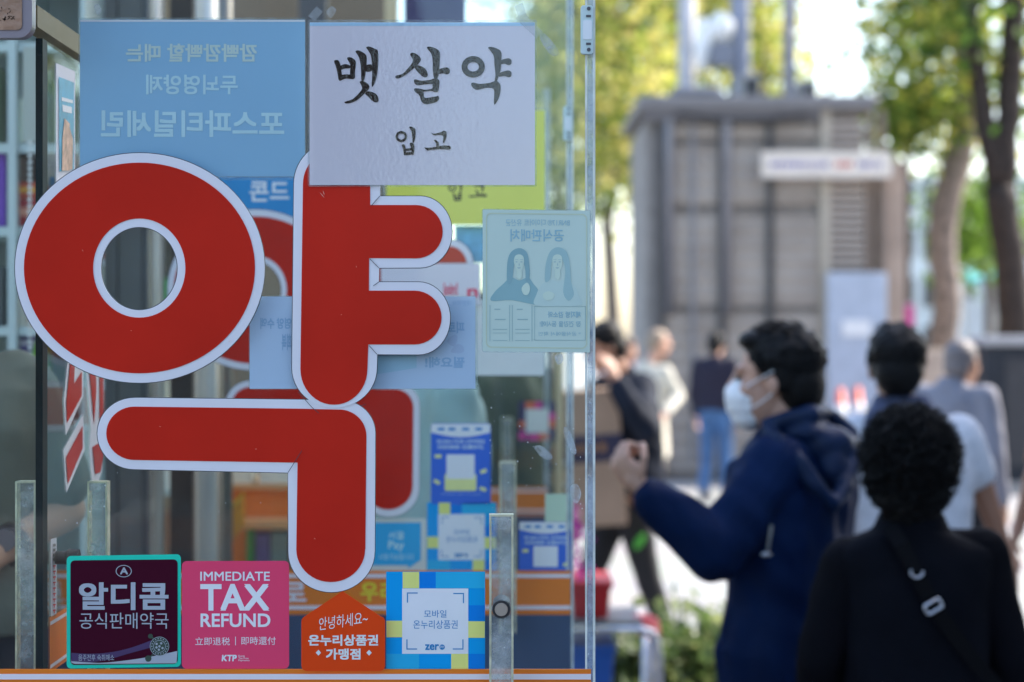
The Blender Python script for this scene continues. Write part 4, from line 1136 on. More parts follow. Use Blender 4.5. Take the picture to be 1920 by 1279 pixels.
    if hairstyle == 'short':
        hm.ell(HP(0, -.022, .052), hr((.086, .100, .088)), hz); hm.ell(HP(0, -.06, -.01), hr((.076, .062, .078)), hz)
        hm.ell(HP(0, .045, .098), hr((.062, .05, .028)), hz)
        for sx in (-1, 1): hm.ell(HP(.07 * sx, -.02, .02), hr((.016, .04, .05)), hz)
        r0 = random.Random(int(seed * 10))
        for i in range(90):
            a = r0.uniform(0, 6.28); z = r0.uniform(-.1, 1); q = math.sqrt(max(0, 1 - z * z))
            pt = HP(.085 * q * math.cos(a), -.022 + .098 * q * math.sin(a), .052 + .086 * z)
            if q * math.sin(a) > .55 and z < .45: continue
            hm.ell(pt, hr((.007, .011, .010)), hz @ Matrix.Rotation(r0.uniform(0, 3), 3, 'Z'), 8, 6)
        ho = link('hair', remesh(hm, .006, 4, .002, 45., (1, 1, .3), seed), hair, root)
        sm = MB()
        if vox < .008:
            for i in range(900):
                a = r0.uniform(0, 6.28); z = r0.uniform(-.2, 1); q = math.sqrt(max(0, 1 - z * z))
                if q * math.sin(a) > .6 and z < .5: continue
                p0 = HP(.083 * q * math.cos(a), -.022 + .096 * q * math.sin(a), .052 + .084 * z)
                n0 = hz @ Vector((q * math.cos(a), q * math.sin(a), z)); d0 = (n0 * .12 + Vector((r0.uniform(-.2, .2), r0.uniform(-.2, .2), -1.0 if z < .75 else 0)) + hz @ Vector((0, .35, 0))).normalized()
                sm.tube([p0, p0 + (d0 + n0 * .18).normalized() * .017, p0 + d0 * .036], [.0022, .0018, .0006], 5, caps=False)
            link('strands', sm, hair, ho)
    elif hairstyle == 'cropped':
        hm.ell(HP(0, -.018, .045), hr((.079, .094, .085)), hz); hm.ell(HP(0, -.058, -.005), hr((.068, .052, .07)), hz)
        link('hair', remesh(hm, .007, 1, .003, 50., (1, 1, 1), seed), hair, root)
    elif hairstyle == 'curly':
        hm.ell(HP(0, -.03, .02), hr((.110, .106, .116)), hz); hm.ell(HP(0, -.05, -.07), hr((.100, .072, .085)), hz); hm.ell(HP(0, -.045, -.12), hr((.078, .055, .05)), hz)
        r0 = random.Random(5)
        for i in range(620):
            a = r0.uniform(0, 6.28); z = r0.uniform(-.85, 1); q = math.sqrt(max(0, 1 - z * z)); rad = r0.uniform(.93, 1.07) + (.06 if r0.random() > .93 else 0)
            if q * math.sin(a) > .5 and z < .5: continue
            pt = HP(.115 * q * math.cos(a) * rad, -.03 + .112 * q * math.sin(a) * rad, .018 + (.120 if z > 0 else .15) * z * rad)
            hm.ell(pt, hr((r0.uniform(.005, .014), r0.uniform(.005, .014), r0.uniform(.005, .011))), hz @ Matrix.Rotation(r0.uniform(0, 3), 3, 'X'), 8, 6)
        ho = link('hair', remesh(hm, .0045, 0, .006, 60., (1, 1, 1), seed), hair, root)
        sm = MB()
        for i in range(1500):
            a = r0.uniform(0, 6.28); z = r0.uniform(-.95, 1); q = math.sqrt(max(0, 1 - z * z))
            if q * math.sin(a) > .5 and z < .5: continue
            p0 = HP(.112 * q * math.cos(a), -.03 + .109 * q * math.sin(a), .018 + (.117 if z > 0 else .146) * z)
            n0 = (hz @ Vector((q * math.cos(a), q * math.sin(a), z))).normalized(); u0 = n0.cross(Vector((r0.gauss(0, 1), r0.gauss(0, 1), r0.gauss(0, 1)))).normalized(); w0 = n0.cross(u0)
            rr0 = r0.uniform(.006, .012); pts = []
            for k in range(7):
                t0 = k / 6 * r0.uniform(3.5, 5.5); pts.append(p0 + n0 * (.004 + .020 * k / 6 * r0.uniform(.7, 1.3)) + (u0 * (math.cos(t0) - 1) + w0 * math.sin(t0)) * rr0)
            sm.tube(pts, [.0019, .0018, .0016, .0015, .0013, .001, .0006], 5, caps=False)
        link('curls', sm, hair, ho)
    root['_j'] = 0
    del root['_j']
    return root, j, HP, hz, (ex, ey, ez), s


HAIR = mat('black_hair', (.004, .0035, .0035), .5, .18, var=.3, scale=60, bump=.6, bscale=160)
SK1 = skin_mat(1, (.54, .31, .22)); SK2 = skin_mat(2, (.42, .22, .14)); SK3 = skin_mat(3, (.30, .14, .08))
M_denim = mat('blue_denim', (.03, .07, .16), .8, var=.3, scale=8)
M_dark = mat('black_trousers', (.010, .010, .013), .8, var=.3)

# 1 the masked man in the navy hooded jacket
YM = 5.2
navy = mat('navy_nylon', (.002, .0125, .052), .65, .1, var=.25, scale=5, bump=.35, bscale=24)
mx_, mh = P(1492, 0, YM).x, 1.70
J = dict(shL=P(1462, 872, YM - .13), elL=P(1345, 1030, YM - .2), wrL=P(1210, 925, YM - .2), head=P(1456, 714, YM))
J['shR'] = P(1545, 850, YM + .16); J['neck'] = P(1484, 808, YM); J['elR'] = P(1520, 1040, YM + .25); J['wrR'] = P(1490, 1180, YM + .24)
J['pelvis'] = P(1468, 1230, YM); J['waist'] = P(1478, 1120, YM)
man, j, HP, hz, (ex, ey, ez), s = person('person in a navy hooded jacket and white face mask, left fist raised', (mx_, YM, 0), -55, mh, SK1, navy, M_dark, HAIR, headyaw=-72, J=J, hem=.66, hscale=1.07, fold=.02, vox=.0055, tvox=.008,
    curl=(.4, 1.05), hdir={'L': (Vector((-.62, .1, .78)), Vector((.5, .75, .4)), -1)}, seed=2., fat=1.12, width=1.08, sleeve=1.13)
hd = MB()
rim = [(1438, 806, -.10), (1462, 826, -.155), (1498, 868, -.185), (1532, 915, -.20), (1562, 944, -.195), (1584, 915, -.15), (1600, 862, -.08), (1596, 812, 0), (1560, 776, .03)]
hd.tube([P(x, y, YM + d) for x, y, d in rim], [.016, .02, .022, .022, .022, .022, .022, .022, .018], 12)
hd.ell(P(1540, 838, YM - .06), (.085, .075, .062)); hd.ell(P(1560, 880, YM - .10), (.045, .05, .06)); hd.ell(P(1505, 812, YM - .06), (.07, .075, .035))
hd.tube([P(1432, 800, YM - .08), P(1470, 790, YM - .10), P(1520, 776, YM - .09), P(1552, 772, YM - .02), P(1545, 775, YM + .06)], [.018, .022, .024, .022, .018], 12)
link('hood', remesh(hd, .007, 3, .008, 14., (1, 1, .7), 3.), mat('navy_hood', (.004, .016, .052), .5, .2, var=.3, scale=8, bump=.4, bscale=24), man)
mk = MB()
mk.ell(HP(0, .074, -.048), tuple(v * s for v in (.064, .058, .064)), hz); mk.ell(HP(0, .105, -.03), tuple(v * s for v in (.025, .026, .03)), hz); mk.ell(HP(0, .07, -.09), tuple(v * s for v in (.052, .046, .036)), hz)
mko = link('face_mask', remesh(mk, .005, 2, .003, 30., (.3, .3, 2.), 1.), mat('white_mask', (.86, .85, .84), .7, var=.04), man)
lp = MB()
for sx in (-1, 1):
    lp.tube([HP(.054 * sx, .075, -.02), HP(.075 * sx, .03, .005), HP(.086 * sx, -.008, .025)], .0022, 8); lp.tube([HP(.052 * sx, .07, -.075), HP(.073 * sx, .03, -.055), HP(.088 * sx, -.006, -.03)], .0022, 8)
link('ear_loop', lp, MATS['white_mask'], mko)
gsm = MB()
for sx in (-1, 1): gsm.box(HP(.079 * sx, .075, .018) - Vector((.002, .002, .003)), HP(.079 * sx, .075, .018) + Vector((.002, .002, .003)))
tg = MB().tube([P(1447, 985, YM - .30), P(1440, 1032, YM - .30)], .004, 8).ell(P(1437, 1040, YM - .30), (.014, .006, .006))
link('zip_pull', tg, M_metal, man)

# 2 the woman with curly black hair
YW = 4.6
dk = mat('black_navy_vest', (.0035, .004, .007), .85, .1, var=.3, scale=6, bump=.3, bscale=30)
sk_ = mat('black_sleeve', (.003, .003, .005), .85, .1, var=.3)
wx = P(1712, 0, YW).x
J = dict(head=P(1703, 868, YW), shL=P(1588, 1056, YW), shR=P(1840, 1040, YW), neck=P(1708, 1000, YW), elR=P(1893, 1225, YW - .02), elL=P(1535, 1240, YW - .02), wrR=P(1900, 1400, YW + .05), wrL=P(1530, 1410, YW + .05))
wo_, j, HP, hz, (ex, ey, ez), s = person('person with curly black hair seen from behind, dark vest crossed by a bag strap', (wx, YW, 0), 2, 1.50, SK1, sk_, M_dark, HAIR, J=J, hem=.80, hairstyle='curly', seed=3., fat=1.02, width=1.03, vox=.006, tvox=.008)
vs_ = MB()
vs_.loft([(j['pelvis'] - ez * .12, ex * .205 * s, ey * .16 * s), (j['pelvis'] + ez * .05, ex * .2 * s, ey * .155 * s), (j['waist'], ex * .195 * s, ey * .15 * s), (j['chest'], ex * .205 * s, ey * .152 * s),
          (j['chest'].lerp(j['neck'], .55), ex * .214 * s, ey * .13 * s), (j['chest'].lerp(j['neck'], .74), ex * .208 * s, ey * .115 * s), (j['chest'].lerp(j['neck'], .92), ex * .155 * s, ey * .1 * s), (j['chest'].lerp(j['neck'], 1.08), ex * .10 * s, ey * .09 * s), (j['neck'] + ez * .05, ex * .08 * s, ey * .08 * s)])
link('vest', remesh(vs_, .008, 2, .006, 8., (1, 1, .4), 7.), dk, wo_)
# strap across the back
yb3 = YW - .15 * s - .012
pts = [P(1668, 985, yb3 + .06), P(1690, 1020, yb3 + .012), P(1720, 1078, yb3 - .002), P(1752, 1138, yb3 - .006), P(1800, 1205, yb3 - .004), P(1870, 1290, yb3 + .0), P(1905, 1330, yb3 + .05)]
st_ = MB()
for a, b_ in zip(pts[:-1], pts[1:]):
    d = (b_ - a).normalized(); w_ = Vector((d.z, 0, -d.x)).normalized() * .017
    st_.add([a - w_, a + w_, b_ + w_, b_ - w_, a - w_ + Vector((0, .004, 0)), a + w_ + Vector((0, .004, 0)), b_ + w_ + Vector((0, .004, 0)), b_ - w_ + Vector((0, .004, 0))], [(0, 1, 2, 3), (4, 7, 6, 5), (0, 4, 5, 1), (2, 6, 7, 3), (0, 3, 7, 4), (1, 5, 6, 2)])
sto = link('bag_strap', st_, mat('black_strap', (.003, .003, .004), .7, .1), wo_)
def ringbar(c, w, h, rr, tb, rot):
    q = rrect(-w, -h, w, h, rr, 5); c0, s0 = math.cos(R(rot)), math.sin(R(rot))
    return [c + Vector((x * c0 + y * s0, 0, x * s0 - y * c0)) for x, y in q + q[:1]]
bk = MB().tube(ringbar(P(1750, 1137, yb3 - .014), .019, .0105, .005, .003, 30), .0034, 8)
link('buckle', bk.mesh('b', True), mat('silver_buckle', (.62, .62, .66), .35, .5, .7), sto)
bk = MB().tube([P(1719, 1074, yb3 - .010) + Vector((math.cos(a) * .0135, 0, math.sin(a) * .0105)) for a in np.linspace(2.6, 6.6, 16)], .0026, 8)
link('ring', bk.mesh('b', True), MATS['silver_buckle'], sto)
er = MB().ell(P(1652, 948, YW - .03), (.005, .004, .005)); link('earring', er.mesh('e', True), mat('gold_earring', (.6, .3, .1), .3, .5, 1.), wo_)

# 3 black haired man in a white shirt
YP = 6.2
ws = mat('white_checked_shirt', (.66, .66, .69), .7, var=.1, scale=30, bump=.3, bscale=25)
px_ = P(1705, 0, YP).x
J = dict(head=P(1680, 692, YP), elR=P(1838, 905, YP + .03), wrR=P(1882, 1030, YP), neck=P(1690, 770, YP), shR=P(1800, 822, YP), shL=P(1610, 822, YP))
m3, j, HP, hz, (ex, ey, ez), s = person('person with short black hair and a white short-sleeved shirt, beyond the curly-haired one', (px_, YP, 0), 4, 1.72, SK3, ws, M_denim, HAIR, J=J, short=True, seed=4., fat=1.08, hem=.86, topnames='shirt')
cl = MB().tube([j['neck'] - ez * .05, j['neck'] - ez * .0, j['neck'] + ez * .05], [.15, .105, .08], 24)
link('collar', remesh(cl, .007, 2, .004, 10.), mat('dark_plaid_collar', (.05, .06, .11), .8, var=.9, scale=40), m3)

# 4 grey haired man
YG = 10.
J = dict(head=P(1804, 684, YG))
person('person with grey cropped hair in a plain grey long-sleeved top', (P(1787, 0, YG).x, YG, 0), 35, 1.72, SK2, mat('grey_jersey', (.22, .22, .26), .8), M_dark, mat('grey_hair', (.16, .14, .14), .6, var=.3, scale=50), headyaw=40, J=J, hairstyle='cropped', seed=5., vox=.009, tvox=.011, hem=.86, topnames='sweater')

# 5 the man carrying a tall carton
YC = 10.8
jk = mat('slate_jacket', (.010, .014, .025), .8, .15, var=.3, scale=6)
J = dict(head=P(1134, 652, YC - .1), neck=P(1168, 698, YC), shL=P(1200, 728, YC - .12), elL=P(1210, 806, YC - .44), wrL=P(1158, 722, YC - .52), shR=P(1130, 735, YC + .1),
         elR=P(1090, 800, YC - .1), wrR=P(1050, 850, YC - .45), chest=P(1182, 790, YC), waist=P(1190, 880, YC), pelvis=P(1182, 950, YC), hipR=P(1150, 960, YC + .08), hipL=P(1185, 960, YC - .05),
         knL=P(1215, 1080, YC), anL=P(1252, 1195, YC + .05), knR=P(1105, 1085, YC - .05), anR=P(1060, 1198, YC - .1))
cm, j, HP, hz, (ex, ey, ez), s = person('person in dark clothes carrying a tall brown carton in front, beside the glass edge', (P(1165, 0, YC).x, YC, 0), -125, 1.76, SK2, jk, M_dark, HAIR, headyaw=-110, pitch=-18, J=J, hdir={'L': (Vector((-.35, .1, .9)), Vector((-.6, .7, 0)))}, hem=.88, seed=6., vox=.009, tvox=.011, width=.95, sleeve=1.35, fold=.014)
bxo = thing('carton', 'tall brown cardboard carton with a dark printed band, carried in both arms', 'box', P(1125, 985, YC - .6))
bm = mat('brown_cardboard', (.30, .20, .135), .8, var=.1, scale=6)
rz = Matrix.Rotation(R(-4), 3, 'Y')
cc = P(1090, 858, YC - .36)
link('carton_body', MB().box(cc - Vector((.21, .13, .355)), cc + Vector((.21, .13, .355)), rot=rz), bm, bxo, bevel=.006)
link('printed_band', MB().box(cc + Vector((-.213, -.133, -.02)), cc + Vector((.213, .133, .12)), rot=rz, c=cc), mat('violet_black_band', (.02, .018, .045), .6), bxo)
tpx = MB()
for i in range(5): tpx.box(cc + Vector((-.13 + i * .055, -.1355, .03)), cc + Vector((-.095 + i * .055, -.1335, .075)), rot=rz, c=cc)
link('band_print', tpx, mat('dull_orange_print', (.25, .12, .05), .6), bxo)
gg = MB().ell(P(1198, 1018, YC - .16), (.022, .02, .04), Matrix.Rotation(.5, 3, 'Y')).ell(P(1204, 1008, YC - .16), (.016, .016, .022))
tag(link('work_glove', remesh(gg, .006, 1, .004, 30.), mat('bright_green_knit', (.07, .36, .04), .8), loc=P(1198, 1030, YC - .16)), 'bright green work glove tucked at the carrier\'s hip', 'glove')

# 6-8 people farther off
YV = 18.
J = dict(head=P(1236, 644, YV), elR=P(1272, 742, YV - .05), wrR=P(1248, 775, YV - .25))
person('person with fair hair in a cream long coat, beyond the carton carrier', (P(1212, 0, YV).x, YV, 0), 20, 1.72, SK1, mat('cream_coat', (.62, .58, .48), .8), mat('tan_trousers', (.3, .26, .2), .8), mat('fair_hair', (.32, .24, .17), .6, var=.3), headyaw=70, J=J, hairstyle='cropped', hem=.62, seed=7., vox=.012, tvox=.014, topnames='coat')
YJ = 21.
person('person in a dark top and blue jeans standing before the grey structure', (P(1342, 0, YJ).x, YJ, 0), 25, 1.76, SK1, mat('indigo_top', (.012, .010, .026), .8), mat('faded_denim', (.05, .12, .26), .8, var=.3), HAIR, headyaw=30, seed=8., vox=.012, tvox=.014, stride=.05, fat=1.05, topnames='sweater')
YL = 19.
person('person in a lilac top half hidden behind the carton carrier', (P(1178, 0, YL).x, YL, 0), 170, 1.70, SK2, mat('lilac_top', (.22, .18, .32), .8), M_dark, mat('brown_hair', (.06, .03, .02), .6), seed=9., vox=.012, tvox=.014, topnames='sweater')
# 9 arm at the right edge
YR = 7.
xr = P(2050, 0, YR).x
J = dict(elL=P(1942, 890, YR), wrL=P(1915, 972, YR - .02), shL=P(1990, 780, YR), hipL=P(2015, 940, YR), knL=P(2015, 1150, YR), anL=P(2015, 1380, YR))
person('person at the right picture edge, only a bare tanned forearm in view', (xr, YR, 0), 0, 1.68, SK3, mat('rust_top', (.2, .1, .05), .8), M_denim, HAIR, J=J, short=True, seed=10., vox=.008, tvox=.011, topnames='shirt')

# 10-12 inside the shop
YO = 3.45
J = dict(shR=P(30, 742, YO), elR=P(118, 955, YO), wrR=P(5, 1030, YO - .12), shL=P(-300, 730, YO), neck=P(-120, 660, YO), elL=P(-370, 960, YO), wrL=P(-280, 1060, YO - .2), head=P(-130, 520, YO - .03))
olv = mat('olive_shirt', (.135, .145, .105), .8, var=.15, scale=5, bump=.3, bscale=20)
ow, j, HP, hz, (ex, ey, ez), s = person('person in an olive shirt with a wristwatch at the left picture edge, inside the shop', (P(-120, 0, YO).x, YO, .25), 180, 1.72, skin_mat(4, (.60, .33, .20)), olv, M_dark, HAIR, J={**{('sh' + ('L' if k == 'shR' else 'R') if k.startswith('sh') else k[:2] + ('L' if k.endswith('R') else 'R') if k[:2] in ('el', 'wr') else k): v for k, v in J.items()}}, short=True, seed=11., fat=1.12, vox=.007, tvox=.009, topnames='shirt')
wp = j['wrL'].lerp(j['elL'], .12); d = (j['elL'] - j['wrL']).normalized()
wt = MB().tube([wp - d * .012, wp + d * .012], .036, 24)
wto = link('watch', wt.mesh('w', True), mat('black_watch', (.015, .015, .017), .3), ow)
wf = MB().tube([wp + Vector((0, -.034, .01)), wp + Vector((0, -.042, .01))], .019, 24); link('watch_face', wf, mat('steel_watch', (.12, .12, .13), .3, .5, .3), wto)
YQ = 4.7
J = dict(head=P(818, 590, YQ), neck=P(814, 690, YQ))
person('person in a pale mint gown behind the second panel', (P(808, 0, YQ).x, YQ, .25), 60, 1.60, SK1, mat('mint_gown', (.36, .50, .48), .7, bump=.3, bscale=15), mat('mint_trousers', (.3, .42, .4), .8), HAIR, seed=12., hem=.6, J=J, vox=.009, tvox=.011, topnames='gown', fat=.95, width=.85)
YU = 6.05
person('person in a moss green top standing right of the one in mint', (P(938, 0, YU).x, YU, .25), -60, 1.58, SK2, mat('moss_top', (.07, .085, .05), .8), M_dark, HAIR, seed=13., vox=.009, tvox=.011, topnames='sweater')

# ------------------------------------------------------------------ hand cart with its load, plants
YK = 7.2
kt = thing('hand_cart', 'silver tube hand cart at the foot of the glass edge', 'cart', (P(1150, 0, YK).x, YK, 0))
z0 = P(0, 1180, YK).z
xa, xb = P(960, 0, YK).x, P(1236, 0, YK).x
for yy in (YK, YK + .42):
    tb = MB(); tb.tube([(xa, yy, z0), (xb - .07, yy, z0), (xb - .025, yy, z0 - .012), (xb - .006, yy, z0 - .05), (xb, yy, z0 - .1), (xb, yy, .16)], .013, 12)
    link('tube_frame', tb.mesh('t', True), mat('bright_tube', (.72, .73, .76), .25, .5, .9), kt)
link('leg', MB().tube([(P(1207, 0, YK).x, YK - .03, z0 - .02), (P(1207, 0, YK).x, YK - .03, .1)], .011, 12).mesh('l', True), MATS['bright_tube'], kt)
link('tray', MB().box((xa, YK, z0 + .014), (xb - .06, YK + .42, z0 + .03)), mat('grey_tray', (.16, .17, .18), .4), kt, bevel=.004)
link('lower_tray', MB().box((xa, YK + .02, .2), (xb - .02, YK + .40, .22)), MATS['grey_tray'], kt)
for yy in (YK, YK + .42):
    link('wheel', MB().tube([(xb - .02, yy - .02, .075), (xb - .02, yy + .02, .075)], .074, 24), mat('black_rubber', (.02, .02, .02), .7), kt)
def tub(label, x0, x1, yt, Y, zb, col, name='plastic_tub', r=.3):
    a = P(x0, yt, Y); b = P(x1, yt, Y); w = b.x - a.x
    t = MB(); q0 = [(a.x + w * .08, Y, zb), (b.x - w * .08, Y, zb), (b.x - w * .08, Y + r * .9, zb), (a.x + w * .08, Y + r * .9, zb)]
    q1 = [(a.x, Y - .02, a.z), (b.x, Y - .02, a.z), (b.x, Y + r, a.z), (a.x, Y + r, a.z)]
    t.add(q0 + q1, [(0, 3, 2, 1), (4, 5, 6, 7), (0, 1, 5, 4), (1, 2, 6, 5), (2, 3, 7, 6), (3, 0, 4, 7)])
    t.box((a.x - .008, Y - .028, a.z - .02), (b.x + .008, Y + r + .008, a.z + .006))
    return tag(link(name, t, mat(name + '_%d%d' % (x0, yt), col, .35, .5), loc=((a.x + b.x) / 2, Y, zb), bevel=.006), label, 'tub')
tub('red plastic tub standing on the cart tray', 1070, 1146, 1092, YK + .06, z0 + .031, (.5, .02, .025))
tub('blue plastic tub under the cart tray', 1000, 1152, 1212, YK + .06, .221, (.02, .12, .5))
bg = MB().ell(P(1208, 1172, YK + .12), (.055, .07, .04)).ell(P(1222, 1182, YK + .1), (.035, .05, .035))
tag(link('red_bag', remesh(bg, .006, 2, .012, 16.), mat('red_cloth', (.5, .03, .04), .6), loc=P(1210, 1195, YK + .12)), 'small red cloth bag at the end of the cart tray', 'bag')


def leaf_cloud(centers, nper, spread, size, rnd, flat=.0):
    """many small folded leaves around the given centres, as one mesh"""
    vs = []; fs = []
    for c in centers:
        k = nper
        p = np.array(c) + rnd.normal(0, 1, (k, 3)) * np.array(spread)
        for q in p:
            d = rnd.normal(0, 1, 3); d[2] -= .5; d /= np.linalg.norm(d)
            u = np.cross(d, rnd.normal(0, 1, 3)); u /= np.linalg.norm(u) + 1e-6
            nn = np.cross(d, u); L_ = size * rnd.uniform(.6, 1.25); w_ = L_ * rnd.uniform(.32, .5)
            o = len(vs)
            vs += [tuple(q), tuple(q + d * L_ * .45 + u * w_ + nn * L_ * .12), tuple(q + d * L_), tuple(q + d * L_ * .45 - u * w_ + nn * L_ * .12)]
            fs += [(o, o + 1, o + 2), (o, o + 2, o + 3)]
    mb = MB(); mb.v = vs; mb.f = fs; mb.m = [0] * len(fs)
    return mb


def leaf_mat(name, cols, trans=.5):
    m = bpy.data.materials.new(name); m.use_nodes = True
    n, l = m.node_tree.nodes, m.node_tree.links
    b = n['Principled BSDF']; gi = n.new('ShaderNodeNewGeometry'); cr = n.new('ShaderNodeValToRGB')
    e = cr.color_ramp.elements
    while len(e) < len(cols): e.new(.5)
    for i, c in enumerate(cols): e[i].position = i / (len(cols) - 1); e[i].color = (*c, 1)
    l.new(gi.outputs['Random Per Island'], cr.inputs[0]); l.new(cr.outputs[0], b.inputs['Base Color']); b.inputs['Roughness'].default_value = .45
    tl = n.new('ShaderNodeBsdfTranslucent'); l.new(cr.outputs[0], tl.inputs[0])
    mx = n.new('ShaderNodeMixShader'); mx.inputs[0].default_value = trans
    l.new(b.outputs[0], mx.inputs[1]); l.new(tl.outputs[0], mx.inputs[2]); l.new(mx.outputs[0], n['Material Output'].inputs['Surface'])
    return m


LG = leaf_mat('green_leaves', [(.03, .07, .012), (.08, .16, .02), (.24, .32, .05), (.60, .52, .10)], .62)
LY = leaf_mat('yellow_leaves', [(.09, .15, .03), (.24, .31, .06), (.50, .48, .12), (.66, .58, .22)], .6)
LD = leaf_mat('deep_leaves', [(.02, .05, .012), (.04, .09, .02), (.08, .13, .03)])
LS = leaf_mat('shrub_leaves', [(.05, .09, .025), (.11, .16, .045), (.24, .27, .11)])


def bark(name, c): return mat(name, c, .9, var=.45, scale=9, bump=.8, bscale=14)


def shrub(label, px, Y, h, w, seed):
    r0 = np.random.default_rng(seed); c = P(px, 0, Y); t = thing('shrub', label, 'shrub', (c.x, Y, 0), 'shrubs behind the cart')
    tk = MB(); ce = []
    for i in range(14):
        a = r0.uniform(0, 6.28); e = Vector((c.x + math.cos(a) * w * r0.uniform(.2, 1), Y + math.sin(a) * w * r0.uniform(.2, .9), h * r0.uniform(.45, .95)))
        tk.tube([(c.x + math.cos(a) * .03, Y + math.sin(a) * .03, 0), (c.x * .5 + e.x * .5, Y * .5 + e.y * .5, e.z * .6), e], [.008, .006, .003], 6); ce.append(e)
    link('stem', tk, bark('shrub_bark', (.12, .09, .06)), t)
    link('foliage', leaf_cloud(ce, 70, (.07, .07, .08), .07, r0), LS, t)


shrub('pale green shrub beside the cart leg', 1190, 8.0, .46, .16, 1)
shrub('bushy green shrub between the cart and the navy jacket', 1268, 8.2, .44, .18, 2)
shrub('green shrub partly behind the navy jacket hem', 1330, 8.5, .44, .2, 3)
shrub('low green shrub left of the cart leg', 1130, 8.3, .40, .16, 4)
fp = thing('flower_pot', 'potted magenta flowers showing through the right glass edge', 'plant', P(1060, 1092, YK + .1))
zq = P(0, 1040, YK).z
link('pot', MB().tube([(P(1042, 0, YK).x, YK + .2, z0 + .031), (P(1042, 0, YK).x, YK + .2, z0 + .16)], [.05, .065], 20), mat('clay_pot', (.3, .12, .06), .7), fp)
r0 = np.random.default_rng(9)
cf = Vector((P(1052, 0, YK).x, YK + .18, z0 + .16))
link('stem', MB().tube([cf + Vector((-.02, .02, -.02)), cf + Vector((0, 0, .06)), cf + Vector((.04, -.02, .2))], .004, 6), bark('shrub_bark', (.12, .09, .06)), fp)
link('blossom', leaf_cloud([tuple(cf + Vector((r0.uniform(-.05, .08), r0.uniform(-.05, .05), r0.uniform(.02, .24)))) for _ in range(14)], 12, (.02, .02, .025), .035, r0), leaf_mat('magenta_petals', [(.35, .02, .25), (.5, .05, .38)]), fp)

# ------------------------------------------------------------------ grey ventilation structure beyond
YE = 24.
ZT = P(0, 205, YE).z
vx0, vx1 = P(1196, 0, YE).x, P(1668, 0, YE).x
vt = thing('vent_tower', 'grey panelled street structure with dark vertical posts behind the crowd', 'structure', ((vx0 + vx1) / 2, YE, 0))
pm = bpy.data.materials.new('ribbed_grey_panel'); pm.use_nodes = True
n, l = pm.node_tree.nodes, pm.node_tree.links
tc = n.new('ShaderNodeTexCoord'); wv = n.new('ShaderNodeTexWave'); wv.bands_direction = 'Z'; wv.inputs['Scale'].default_value = 1.6; wv.inputs['Distortion'].default_value = .0
nz = n.new('ShaderNodeTexNoise'); nz.inputs['Scale'].default_value = 1.4; nz.inputs['Detail'].default_value = 8
cr = n.new('ShaderNodeValToRGB'); cr.color_ramp.elements[0].color = (.28, .24, .205, 1); cr.color_ramp.elements[1].color = (.38, .335, .29, 1)
cr.color_ramp.elements[0].position = .35; cr.color_ramp.elements[1].position = .65
l.new(tc.outputs['Object'], wv.inputs[0]); l.new(tc.outputs['Object'], nz.inputs['Vector']); l.new(nz.outputs['Fac'], cr.inputs[0])
l.new(cr.outputs[0], n['Principled BSDF'].inputs['Base Color']); bp = n.new('ShaderNodeBump'); bp.inputs['Strength'].default_value = .6; bp.inputs['Distance'].default_value = .03
l.new(wv.outputs['Fac'], bp.inputs['Height']); l.new(bp.outputs[0], n['Principled BSDF'].inputs['Normal']); n['Principled BSDF'].inputs['Roughness'].default_value = .7
xs = [vx0 + .3] + [P(p, 0, YE).x for p in (1355, 1445, 1540)]
for i in range(3):
    for zz0, zz1 in ((.1, P(0, 585, YE).z), (P(0, 575, YE).z, P(0, 400, YE).z), (P(0, 385, YE).z, P(0, 270, YE).z), (P(0, 262, YE).z, ZT - .15)):
        link('panel', MB().box((xs[i] + .012, YE + .06, zz0 + .012), (xs[i + 1] - .012, YE + .12, zz1 - .012)), pm, vt, bevel=.01)
link('wall', MB().box((vx0 + .1, YE + .14, 0), (P(1540, 0, YE).x, YE + 3.2, ZT - .1)), mat('dark_grey_core', (.27, .245, .225), .8, var=.2), vt)
for p in (1240, 1355, 1445): link('post', MB().box((P(p, 0, YE).x - .042, YE - .02, 0), (P(p, 0, YE).x + .042, YE + .14, ZT)), mat('charcoal_post', (.075, .072, .07), .6, .2), vt)
link('post', MB().box((P(1540, 0, YE).x + .001, YE, 0), (P(1540, 0, YE).x + .11, YE + .14, ZT + .2)), mat('beige_post', (.42, .37, .3), .6), vt)
link('roof_slab', MB().box((vx0, YE - .1, ZT + .001), (P(1640, 0, YE).x, YE + 3.3, ZT + .16)), mat('roof_grey', (.2, .19, .19), .6), vt, bevel=.02)
link('fascia', MB().box((vx0 + .05, YE - .06, ZT - .14), (P(1538, 0, YE).x, YE - .021, ZT - .001)), mat('fascia_grey', (.13, .12, .12), .6), vt)
link('wall', MB().box((P(1548, 0, YE).x, YE + .25, 0), (P(1622, 0, YE).x, YE + .4, ZT - .12)), mat('dark_beige_back', (.30, .26, .22), .8, var=.2), vt)  # plain dark beige wall behind the slats
sl_ = MB()
x0, x1 = P(1555, 0, YE).x, P(1622, 0, YE).x
for i in range(26): sl_.box((x0, YE + .02, 1.9 + i * .095), (x1, YE + .05, 1.9 + i * .095 + .06))
link('slat', sl_, mat('warm_slat', (.36, .31, .27), .6), vt)
for p in (1626, 1650): link('post', MB().box((P(p, 0, YE).x, YE, 0), (P(p, 0, YE).x + .07, YE + .1, ZT)), mat('brown_post', (.2, .15, .12), .6), vt)
link('side_wall', MB().box((P(1664, 0, YE).x, YE + .2, 0), (P(1704, 0, YE).x, YE + 2.5, P(0, 300, YE).z)), mat('pink_tan_wall', (.40, .31, .25), .7, var=.2, scale=2), vt)
